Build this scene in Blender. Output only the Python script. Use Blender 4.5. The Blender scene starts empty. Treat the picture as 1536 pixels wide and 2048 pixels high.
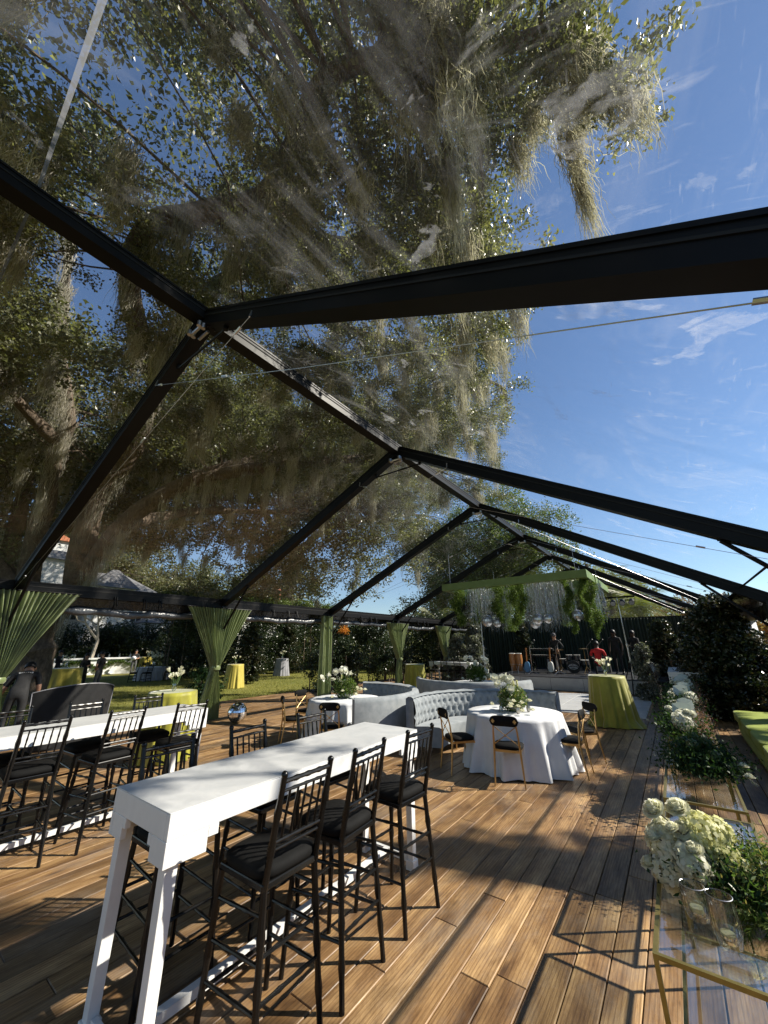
import bpy, math, random
import numpy as np
from mathutils import Vector, Matrix

# ------------------------------------------------------------------ scene, camera, light
S = bpy.context.scene
COL = S.collection
rng = np.random.default_rng(7)
random.seed(7)
R = math.radians
PI = math.pi

YAW, PITCH, ROLL, CAMZ, FPX = .633, .342, -.010, 1.857, 740.69
cam_d = bpy.data.cameras.new('camera')
cam = bpy.data.objects.new('camera', cam_d)
COL.objects.link(cam)
S.camera = cam
_f = Vector((-math.sin(YAW) * math.cos(PITCH), math.cos(YAW) * math.cos(PITCH), math.sin(PITCH)))
_r = Vector((math.cos(YAW), math.sin(YAW), 0))
_u = _r.cross(_f)
_r2 = _r * math.cos(ROLL) + _u * math.sin(ROLL)
_u2 = _u * math.cos(ROLL) - _r * math.sin(ROLL)
_m = Matrix((_r2, _u2, -_f)).transposed().to_4x4()
_m.translation = Vector((0, 0, CAMZ))
cam.matrix_world = _m
cam_d.sensor_fit = 'VERTICAL'
cam_d.sensor_height = 24
cam_d.lens = 24 * FPX / 2048
cam_d.clip_start = .05
cam_d.clip_end = 2000

SUN_EL, SUN_AZ = R(37.5), math.atan2(.78, .625)      # azimuth clockwise from +Y
W = bpy.data.worlds.new('World')
S.world = W
W.use_nodes = True
nt = W.node_tree
nt.nodes.clear()
sky = nt.nodes.new('ShaderNodeTexSky')
sky.sky_type = 'NISHITA'
sky.sun_disc = False
sky.sun_elevation = SUN_EL
sky.sun_rotation = SUN_AZ
sky.altitude = 0
sky.air_density = 1.0
sky.dust_density = .05
sky.ozone_density = 4.0
bg = nt.nodes.new('ShaderNodeBackground')
bg.inputs['Strength'].default_value = .082
wo = nt.nodes.new('ShaderNodeOutputWorld')
nt.links.new(sky.outputs[0], bg.inputs[0])
nt.links.new(bg.outputs[0], wo.inputs[0])
sd = bpy.data.lights.new('sun', 'SUN')
sd.energy = 5.0
sd.angle = R(.53)
sd.color = (1, .93, .80)
sun = bpy.data.objects.new('sun', sd)
COL.objects.link(sun)
SUND = Vector((math.sin(SUN_AZ) * math.cos(SUN_EL), math.cos(SUN_AZ) * math.cos(SUN_EL), math.sin(SUN_EL)))
sun.rotation_euler = SUND.to_track_quat('Z', 'Y').to_euler()
S.view_settings.view_transform = 'Standard'
S.view_settings.look = 'None'
S.view_settings.exposure = 0.85
S.view_settings.gamma = 1
S.render.engine = 'CYCLES'
S.cycles.max_bounces = 10
S.cycles.transparent_max_bounces = 24
S.cycles.diffuse_bounces = 3
S.cycles.glossy_bounces = 4
S.cycles.transmission_bounces = 6
S.cycles.caustics_reflective = False
S.cycles.caustics_refractive = False


# ------------------------------------------------------------------ materials
def mat(name, col=(.5, .5, .5), rough=.6, metal=0, spec=.5, sheen=0, coat=0, trans=0, ior=1.45):
    m = bpy.data.materials.new(name)
    m.use_nodes = True
    b = m.node_tree.nodes['Principled BSDF']
    b.inputs['Base Color'].default_value = (*col, 1)
    b.inputs['Roughness'].default_value = rough
    b.inputs['Metallic'].default_value = metal
    b.inputs['Specular IOR Level'].default_value = spec
    b.inputs['Sheen Weight'].default_value = sheen
    b.inputs['Coat Weight'].default_value = coat
    b.inputs['Transmission Weight'].default_value = trans
    b.inputs['IOR'].default_value = ior
    return m


class NT:
    def __init__(s, m):
        s.m, s.t = m, m.node_tree
        s.b = s.t.nodes.get('Principled BSDF')
        s.out = s.t.nodes.get('Material Output')

    def n(s, typ, **kw):
        nd = s.t.nodes.new(typ)
        for k, v in kw.items():
            if k[0] == '_':
                setattr(nd, k[1:], v)
            else:
                nd.inputs[k.replace('__', ' ')].default_value = v
        return nd

    def l(s, a, b):
        s.t.links.new(a, b)

    def noise(s, vec, scale, detail=4, rough=.55, dist=0):
        nd = s.n('ShaderNodeTexNoise', Scale=scale, Detail=detail, Roughness=rough, Distortion=dist)
        if vec is not None:
            s.l(vec, nd.inputs['Vector'])
        return nd.outputs['Fac']

    def ramp(s, fac, stops):
        nd = s.t.nodes.new('ShaderNodeValToRGB')
        e = nd.color_ramp.elements
        while len(e) < len(stops):
            e.new(.5)
        for i, (p, c) in enumerate(stops):
            e[i].position = p
            e[i].color = (*c, 1) if len(c) == 3 else c
        s.l(fac, nd.inputs['Fac'])
        return nd.outputs['Color']

    def obj(s, scale=(1, 1, 1), kind='Object'):
        tc = s.n('ShaderNodeTexCoord')
        mp = s.n('ShaderNodeMapping')
        mp.inputs['Scale'].default_value = scale
        s.l(tc.outputs[kind], mp.inputs['Vector'])
        return mp.outputs['Vector']

    def bump(s, h, strength=.3, dist=.01):
        nd = s.n('ShaderNodeBump', Strength=strength, Distance=dist)
        s.l(h, nd.inputs['Height'])
        if s.b:
            s.l(nd.outputs['Normal'], s.b.inputs['Normal'])
        return nd.outputs['Normal']

    def math(s, op, a, b=None, clamp=False):
        nd = s.n('ShaderNodeMath', _operation=op, _use_clamp=clamp)
        for i, x in enumerate((a, b)):
            if x is None:
                continue
            if isinstance(x, (int, float)):
                nd.inputs[i].default_value = x
            else:
                s.l(x, nd.inputs[i])
        return nd.outputs[0]

    def mix(s, fac, a, b, blend='MIX'):
        nd = s.n('ShaderNodeMix', _data_type='RGBA', _blend_type=blend)
        for sock, x in ((nd.inputs[0], fac), (nd.inputs[6], a), (nd.inputs[7], b)):
            if isinstance(x, (int, float)):
                sock.default_value = x
            elif isinstance(x, tuple):
                sock.default_value = (*x, 1)
            else:
                s.l(x, sock)
        return nd.outputs[2]

    def attr(s, name):
        return s.n('ShaderNodeAttribute', _attribute_name=name)


def noisy(name, c1, c2, scale=8, rough=.6, bump=.15, bscale=60, bdist=.003, **kw):
    m = mat(name, c1, rough, **kw)
    t = NT(m)
    v = t.obj()
    t.l(t.ramp(t.noise(v, scale), [(.3, c1), (.7, c2)]), t.b.inputs['Base Color'])
    if bump:
        t.bump(t.noise(v, bscale, 3), bump, bdist)
    return m


def leafmat(name, c1, c2, c3, transl=.35, gloss=.4, rough=.38):
    m = bpy.data.materials.new(name)
    m.use_nodes = True
    t = NT(m)
    at = t.attr('rnd')
    col = t.ramp(at.outputs['Fac'], [(0, c1), (.55, c2), (1, c3)])
    b = t.b
    t.l(col, b.inputs['Base Color'])
    b.inputs['Roughness'].default_value = rough
    b.inputs['Specular IOR Level'].default_value = gloss
    tr = t.n('ShaderNodeBsdfTranslucent')
    tc = t.mix(1.0, col, (1.25, 1.25, .95) if 'moss' in name else (1.0, 1.0, .93) if ('petal' in name or 'caladium' in name) else (1.6, 1.7, .8), 'MULTIPLY')
    t.l(tc, tr.inputs['Color'])
    mx = t.n('ShaderNodeMixShader', Fac=transl)
    t.l(b.outputs[0], mx.inputs[1])
    t.l(tr.outputs[0], mx.inputs[2])
    t.l(mx.outputs[0], t.out.inputs['Surface'])
    return m


M = {}
# deck boards
m = mat('deck_wood', rough=.5)
t = NT(m)
at = t.attr('rnd').outputs['Fac']
v = t.obj((1, 1, 1))
comb = t.n('ShaderNodeCombineXYZ')
t.l(t.math('MULTIPLY', at, 37.0), comb.inputs[1])
t.l(t.math('MULTIPLY', at, 11.0), comb.inputs[2])
add = t.n('ShaderNodeVectorMath', _operation='ADD')
t.l(v, add.inputs[0]); t.l(comb.outputs[0], add.inputs[1])
def strx(sx, sy):
    mp = t.n('ShaderNodeMapping'); mp.inputs['Scale'].default_value = (sx, sy, 1)
    t.l(add.outputs[0], mp.inputs['Vector']); return mp.outputs['Vector']
big = t.noise(strx(5, .9), 1.0, 5, .6, 1.2)
grain = t.noise(strx(75, 2.6), 1.0, 6, .7, 2.2)
fine = t.noise(strx(260, 9), 1.0, 3, .6)
wv = t.n('ShaderNodeTexWave', _wave_type='BANDS', _bands_direction='X', Scale=9.0, Distortion=9.0, Detail=3.0)
wv.inputs['Detail Scale'].default_value = .35
t.l(strx(1.6, .22), wv.inputs['Vector'])
base = t.ramp(big, [(.26, (.11, .062, .030)), (.46, (.255, .165, .083)), (.70, (.47, .34, .185))])
gr = t.ramp(grain, [(.32, (.60, .54, .48)), (.62, (1.10, 1.07, 1.02))])
c = t.mix(1.0, base, gr, 'MULTIPLY')
wvc = t.ramp(wv.outputs['Fac'], [(.0, (.52, .45, .38)), (.45, (1.08, 1.06, 1.04))])
c = t.mix(.6, c, t.mix(1.0, c, wvc, 'MULTIPLY'))
pb = t.ramp(at, [(0, (.55, .54, .55)), (.3, (.92, .84, .74)), (.7, (1.10, 1.02, .92)), (1, (1.40, 1.36, 1.32))])
c = t.mix(1.0, c, pb, 'MULTIPLY')
vor = t.n('ShaderNodeTexVoronoi', Scale=1.0)
t.l(strx(5.5, 1.15), vor.inputs['Vector'])
kn = t.ramp(vor.outputs['Distance'], [(.035, (0, 0, 0)), (.12, (1, 1, 1))])
c = t.mix(t.math('MULTIPLY', t.math('SUBTRACT', 1.0, kn), .8), c, (.045, .022, .012))
# grey scuffs and dust
sc = t.ramp(t.noise(t.obj((1.2, .5, 1)), 2.2, 8, .75), [(.48, (0, 0, 0)), (.75, (.55, .55, .55))])
c = t.mix(sc, c, (.27, .235, .20))
dk = t.ramp(t.noise(t.obj((1, .35, 1)), 3.1, 7, .72, .5), [(.32, (.45, .42, .40)), (.52, (1, 1, 1))])
c = t.mix(1.0, c, dk, 'MULTIPLY')
t.l(c, t.b.inputs['Base Color'])
t.l(t.ramp(grain, [(.3, (.62,) * 3), (.7, (.38,) * 3)]), t.b.inputs['Roughness'])
h = t.math('ADD', t.math('MULTIPLY', grain, .7), t.math('MULTIPLY', fine, .35))
t.bump(h, .55, .0025)
M['deck'] = m
M['dark_gap'] = mat('deck_underlay', (.02, .015, .01), .9)
M['joist'] = noisy('pale_joist', (.30, .20, .11), (.42, .30, .17), 12, .8)

M['lawn'] = m = mat('lawn', rough=.9)
t = NT(m)
v = t.obj()
g1 = t.ramp(t.noise(v, .35, 5), [(.3, (.13, .145, .028)), (.55, (.20, .195, .042)), (.75, (.28, .24, .065))])
g2 = t.ramp(t.noise(v, 30, 4, .7), [(.3, (.55, .55, .5)), (.7, (1.25, 1.25, 1.2))])
t.l(t.mix(1.0, g1, g2, 'MULTIPLY'), t.b.inputs['Base Color'])
t.bump(t.noise(v, 45, 4, .7), .9, .03)
M['grass'] = leafmat('grass_blade', (.12, .14, .025), (.22, .22, .05), (.34, .30, .09), .3, .2, .6)
M['oakleaf'] = leafmat('oak_leaf', (.055, .064, .032), (.125, .132, .070), (.29, .285, .175), .38, .5, .38)
M['moss'] = leafmat('spanish_moss', (.27, .255, .225), (.43, .41, .355), (.62, .59, .51), .45, .1, .9)
M['ivy'] = leafmat('ivy_leaf', (.05, .08, .015), (.10, .14, .03), (.17, .21, .05), .3, .4, .4)
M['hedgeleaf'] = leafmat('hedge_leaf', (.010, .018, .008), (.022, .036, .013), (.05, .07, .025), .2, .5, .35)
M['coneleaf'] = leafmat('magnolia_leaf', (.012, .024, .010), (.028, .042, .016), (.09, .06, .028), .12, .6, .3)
M['silverleaf'] = leafmat('silver_olive_leaf', (.06, .07, .055), (.14, .15, .12), (.30, .31, .27), .2, .6, .35)
M['palmleaf'] = leafmat('palm_leaf', (.10, .12, .03), (.18, .20, .07), (.32, .31, .16), .3, .3, .5)
M['brownleaf'] = leafmat('rust_leaf', (.10, .055, .025), (.19, .10, .04), (.30, .17, .06), .3, .2, .6)
M['orangeleaf'] = leafmat('orange_leaf', (.32, .10, .02), (.50, .20, .04), (.60, .32, .08), .4, .2, .6)
M['fern'] = leafmat('fern_green', (.035, .068, .013), (.075, .125, .024), (.16, .21, .05), .30, .2, .5)
M['darkgreen'] = leafmat('ruscus_leaf', (.012, .032, .012), (.025, .058, .018), (.055, .10, .03), .22, .2, .5)
M['sprig'] = leafmat('sprig_leaf', (.05, .10, .025), (.11, .17, .05), (.24, .20, .10), .35, .4, .4)
M['petal'] = leafmat('cream_petal', (.76, .75, .56), (.84, .83, .68), (.90, .89, .80), .5, .3, .55)
M['wpetal'] = leafmat('white_petal', (.70, .70, .58), (.80, .80, .70), (.88, .88, .82), .45, .3, .5)
M['ypetal'] = leafmat('lemon_petal', (.72, .71, .34), (.80, .79, .46), (.86, .85, .60), .5, .3, .55)
M['pinkish'] = leafmat('mauve_berry', (.12, .06, .07), (.22, .12, .12), (.32, .20, .18), .3, .3, .6)
M['caladium'] = leafmat('caladium_leaf', (.42, .50, .46), (.52, .58, .54), (.60, .66, .62), .3, .3, .5)
M['stem'] = mat('stem_brown', (.06, .05, .03), .6)
M['gstem'] = mat('stem_green', (.08, .14, .04), .5)

M['bark'] = m = mat('oak_bark', rough=.9)
t = NT(m)
v = t.obj((1, 1, .35))
nb = t.noise(v, 9, 6, .7, .6)
t.l(t.ramp(nb, [(.3, (.050, .036, .026)), (.55, (.135, .100, .072)), (.75, (.26, .215, .165))]), t.b.inputs['Base Color'])
t.bump(nb, 1.0, .06)
M['palebark'] = noisy('pale_bark', (.42, .36, .28), (.60, .54, .45), 10, .8)

M['frame'] = noisy('black_aluminium', (.003, .003, .0035), (.006, .006, .0065), 4, .45, .05, 80, .001, spec=.2)
M['framein'] = mat('black_gasket', (.004, .004, .004), .7)
M['steel'] = mat('galvanised_steel', (.55, .55, .56), .32, 1)
M['cable'] = mat('steel_cable', (.45, .45, .46), .35, 1)
M['blackvinyl'] = noisy('black_vinyl', (.008, .008, .009), (.02, .02, .022), 5, .25, .6, 6, .03, spec=.7)
M['greyvinyl'] = noisy('grey_vinyl', (.05, .055, .065), (.10, .11, .125), 3, .28, .8, 7, .04, spec=.7)

# clear vinyl roof
def vinyl(name, haze, seed, bumpk=.5):
    m = bpy.data.materials.new(name)
    m.use_nodes = True
    t = NT(m)
    t.t.nodes.remove(t.b); t.b = None
    v = t.obj()
    mp = t.n('ShaderNodeMapping'); mp.inputs['Location'].default_value = (seed, seed * .7, 0); t.l(v, mp.inputs['Vector']); v = mp.outputs['Vector']
    tr = t.n('ShaderNodeBsdfTransparent', Color=(.965, .97, .975, 1))
    gl = t.n('ShaderNodeBsdfGlossy', Color=(1, 1, 1, 1), Roughness=.03)
    n1 = t.noise(v, .7, 3, .5, .8)
    n2 = t.noise(v, 3.2, 5, .6, 2.5)
    n3 = t.noise(v, 22, 4, .6, 1.5)
    hh = t.math('ADD', t.math('MULTIPLY', n1, 1.2), t.math('ADD', t.math('MULTIPLY', n2, .32), t.math('MULTIPLY', n3, .018)))
    nm = t.bump(hh, bumpk, .22)
    t.l(nm, gl.inputs['Normal'])
    lw = t.n('ShaderNodeLayerWeight', Blend=.22)
    fac = t.math('ADD', t.math('MULTIPLY', lw.outputs['Fresnel'], .11), .016, True)
    mx = t.n('ShaderNodeMixShader')
    t.l(fac, mx.inputs[0]); t.l(tr.outputs[0], mx.inputs[1]); t.l(gl.outputs[0], mx.inputs[2])
    # dust film, scuffs, dried water marks; some patches and streaks paint reflections and glare
    df = t.n('ShaderNodeBsdfDiffuse', Color=(.75, .76, .80, 1))
    tl = t.n('ShaderNodeBsdfTranslucent', Color=(.75, .76, .80, 1))
    dm = t.n('ShaderNodeMixShader', Fac=.55)
    t.l(df.outputs[0], dm.inputs[1]); t.l(tl.outputs[0], dm.inputs[2])
    sm = t.n('ShaderNodeMapping'); sm.inputs['Scale'].default_value = (.55, 2.2, 1); sm.inputs['Rotation'].default_value = (0, 0, .5)
    t.l(v, sm.inputs['Vector'])
    st = t.noise(sm.outputs[0], 1.6, 8, .72, 3.0)
    st2 = t.noise(v, .55, 2, .5)
    sc = t.n('ShaderNodeMapping'); sc.inputs['Scale'].default_value = (14, 1.6, 1); sc.inputs['Rotation'].default_value = (0, 0, -.6)
    t.l(v, sc.inputs['Vector'])
    scr = t.noise(sc.outputs[0], 3, 4, .7, .6)
    a = t.ramp(st, [(.56, (0, 0, 0)), (.70, (1, 1, 1))])
    b_ = t.ramp(st2, [(.45, (0, 0, 0)), (.65, (1, 1, 1))])
    s_ = t.ramp(scr, [(.60, (0, 0, 0)), (.74, (1, 1, 1))])
    sw = t.n('ShaderNodeMapping'); sw.inputs['Scale'].default_value = (.8, .45, 1); sw.inputs['Rotation'].default_value = (0, 0, .7); t.l(v, sw.inputs['Vector'])
    swn = t.ramp(t.noise(sw.outputs[0], 1.1, 9, .68, 2.2), [(.50, (0, 0, 0)), (.72, (1, 1, 1))])
    hz = t.math('ADD', t.math('MULTIPLY', t.math('MULTIPLY', a, b_), .17 * haze), t.math('MULTIPLY', t.math('MULTIPLY', s_, b_), .22 * haze))
    v3 = t.n('ShaderNodeMapping'); v3.inputs['Scale'].default_value = (1.0, 1.7, 1); v3.inputs['Rotation'].default_value = (0, 0, .9); t.l(v, v3.inputs['Vector'])
    pn = t.noise(v3.outputs[0], 1.25, 6, .62, .9)
    pm = t.ramp(pn, [(.635, (0, 0, 0)), (.66, (1, 1, 1))])
    pt = t.ramp(t.noise(v3.outputs[0], 9, 4, .7), [(.35, (.25,) * 3), (.65, (1,) * 3)])
    hz = t.math('ADD', hz, t.math('MULTIPLY', t.math('MULTIPLY', pm, pt), .20 * haze))
    hz = t.math('ADD', hz, t.math('MULTIPLY', swn, .085 * haze))
    hz = t.math('ADD', hz, .007 * haze, True)
    m2 = t.n('ShaderNodeMixShader')
    t.l(hz, m2.inputs[0]); t.l(mx.outputs[0], m2.inputs[1]); t.l(dm.outputs[0], m2.inputs[2])
    t.l(m2.outputs[0], t.out.inputs['Surface'])
    return m
M['vinyl'] = [vinyl('clear_vinyl_roof_%s' % s, hz, i * 3.7) for i, (s, hz) in enumerate((('a', .55), ('b', .42), ('c', 1.25), ('d', .95)))]
def clearish(name, col, gloss, rough=.02, film=0, fcol=(.8, .8, .8)):
    m = bpy.data.materials.new(name); m.use_nodes = True
    t = NT(m); t.t.nodes.remove(t.b); t.b = None
    tr = t.n('ShaderNodeBsdfTransparent', Color=(*col, 1))
    gl = t.n('ShaderNodeBsdfGlossy', Color=(1, 1, 1, 1), Roughness=rough)
    lw = t.n('ShaderNodeLayerWeight', Blend=.25)
    fac = t.math('ADD', t.math('MULTIPLY', lw.outputs['Fresnel'], .8 if name == 'ribbed_glass' else .35), gloss, True)
    mx = t.n('ShaderNodeMixShader')
    t.l(fac, mx.inputs[0]); t.l(tr.outputs[0], mx.inputs[1]); t.l(gl.outputs[0], mx.inputs[2])
    o = mx.outputs[0]
    if film:
        df = t.n('ShaderNodeBsdfTranslucent', Color=(*fcol, 1))
        m2 = t.n('ShaderNodeMixShader', Fac=film)
        t.l(o, m2.inputs[1]); t.l(df.outputs[0], m2.inputs[2]); o = m2.outputs[0]
    t.l(o, t.out.inputs['Surface'])
    return m
M['glass'] = clearish('table_glass', (.95, .975, .965), .02)
M['tumbler'] = clearish('ribbed_glass', (.84, .87, .86), .13)
M['seam'] = clearish('welded_seam', (.50, .51, .54), .02, .3, .22, (.5, .51, .54))
M['sheer'] = clearish('sheer_drape', (.35, .36, .38), .02, .5, .65, (.75, .76, .8))

M['whitepaint'] = m = mat('white_paint', (.78, .78, .76), .42)
t = NT(m); v = t.obj()
t.l(t.ramp(t.noise(v, 5, 5, .65), [(.3, (.70, .70, .685)), (.7, (.80, .80, .785))]), t.b.inputs['Base Color'])
t.bump(t.noise(v, 130, 2), .12, .001)
M['whitetop'] = m = mat('white_stone_top', (.62, .62, .61), .35)
t = NT(m); v = t.obj()
t.l(t.ramp(t.noise(v, 3, 7, .72, 1.5), [(.35, (.50, .51, .51)), (.65, (.63, .63, .62))]), t.b.inputs['Base Color'])
M['chairblack'] = noisy('black_lacquer', (.004, .004, .004), (.006, .006, .006), 20, .27, .05, 90, .0005, spec=.4)
M['cushion'] = noisy('black_cushion', (.004, .004, .004), (.007, .007, .007), 15, .8, .3, 300, .001, spec=.2)
M['blackfabric'] = noisy('black_fabric', (.005, .005, .0055), (.011, .011, .012), 10, .85, .3, 200, .001)
M['gold'] = noisy('brushed_gold', (.42, .27, .11), (.52, .35, .16), 20, .36, .1, 200, .0004, metal=1)
M['brass'] = noisy('olive_brass', (.25, .20, .06), (.34, .27, .09), 20, .40, .1, 200, .0004, metal=.8)
M['velvet'] = m = mat('blue_grey_velvet', (.20, .25, .29), .8, sheen=.3)
t = NT(m); v = t.obj()
t.l(t.ramp(t.noise(v, 6, 5, .6), [(.3, (.18, .205, .22)), (.7, (.30, .32, .33))]), t.b.inputs['Base Color'])
t.bump(t.noise(v, 40, 3), .15, .003)
M['linen'] = noisy('white_linen', (.62, .63, .65), (.70, .71, .72), 6, .7, .25, 30, .006, sheen=.2)
def satin(name, c1, c2, rough=.45, sheen=.3, tl=.0):
    m = mat(name, c1, rough, sheen=sheen)
    t = NT(m); v = t.obj((1, 1, .4))
    t.l(t.ramp(t.noise(v, 7, 5, .6), [(.3, c1), (.7, c2)]), t.b.inputs['Base Color'])
    t.bump(t.noise(v, 25, 4), .25, .006)
    if tl:
        tr = t.n('ShaderNodeBsdfTranslucent', Color=(*c2, 1)); mx = t.n('ShaderNodeMixShader', Fac=tl)
        t.l(t.b.outputs[0], mx.inputs[1]); t.l(tr.outputs[0], mx.inputs[2]); t.l(mx.outputs[0], t.out.inputs['Surface'])
    return m
M['curtain'] = satin('sage_satin', (.15, .195, .070), (.245, .29, .12), .36, .4, .15)
M['darkdrape'] = satin('shaded_green_drape', (.006, .009, .006), (.012, .016, .011), .7, .05)  # green curtain with its backlit shade put into the colour
M['bdrape'] = satin('bottle_green_drape', (.007, .018, .011), (.014, .032, .020), .75, .15)
M['chartreuse'] = satin('chartreuse_velvet', (.215, .20, .010), (.36, .345, .022), .55, .6)
M['mustard'] = satin('ochre_velvet', (.36, .29, .03), (.46, .38, .06), .55, .5)
M['limeseat'] = satin('lime_upholstery', (.19, .24, .010), (.25, .31, .020), .8, .1)
M['greycloth'] = satin('grey_satin', (.20, .20, .22), (.32, .32, .34), .4, .3)
M['beamgreen'] = noisy('sage_painted_beam', (.14, .20, .055), (.17, .24, .075), 4, .5)
M['crystal'] = mat('crystal_beads', (.46, .47, .49), .2, .6)
M['mirror'] = mat('mirror_tiles', (.72, .74, .78), .08, 1)
M['stagewhite'] = noisy('stage_white_panel', (.28, .29, .30), (.35, .36, .37), 4, .5)
M['stageblack'] = mat('stage_black', (.01, .01, .011), .6)
M['dancefloor'] = noisy('white_dance_floor', (.62, .63, .64), (.74, .75, .76), 2, .16, .05, 20, .001)
M['skin'] = noisy('skin', (.36, .19, .12), (.42, .23, .15), 12, .55, .1, 60, .001)
M['darkskin'] = noisy('dark_skin', (.035, .018, .012), (.055, .028, .018), 12, .5, .1, 60, .001)
M['redshirt'] = noisy('red_shirt', (.42, .012, .014), (.55, .02, .02), 8, .75, .3, 30, .006)
M['hair'] = mat('black_hair', (.010, .008, .007), .5)
M['blackcloth'] = noisy('black_cloth', (.012, .012, .013), (.022, .022, .024), 9, .8, .4, 25, .008)
M['greytrouser'] = noisy('grey_trousers', (.07, .07, .075), (.11, .11, .12), 9, .8, .3, 25, .008)
M['whiteshoe'] = mat('white_shoe', (.7, .7, .7), .5)
M['whiteplain'] = mat('white_mark', (.75, .75, .75), .6)
M['stucco'] = noisy('white_stucco', (.66, .66, .64), (.76, .76, .73), 3, .8)
M['slate'] = noisy('grey_shingle', (.13, .13, .135), (.22, .22, .225), 9, .8, .8, 25, .03)
M['redtile'] = noisy('terracotta_tile', (.32, .10, .045), (.45, .17, .08), 9, .8, .8, 12, .05)
M['redbrick'] = noisy('red_brick', (.22, .08, .05), (.32, .13, .08), 6, .9, .5, 20, .02)
M['window'] = mat('dark_window', (.03, .035, .045), .08)
M['drumwood'] = noisy('amber_wood', (.30, .12, .04), (.42, .18, .06), 5, .3)
M['drumhead'] = mat('drum_head', (.72, .71, .67), .5)
M['drumdark'] = mat('drum_shell', (.03, .03, .035), .25)
M['bluebody'] = mat('blue_guitar', (.10, .25, .45), .3)
M['pewter'] = mat('silver_pot', (.45, .43, .38), .35, .8)


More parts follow.
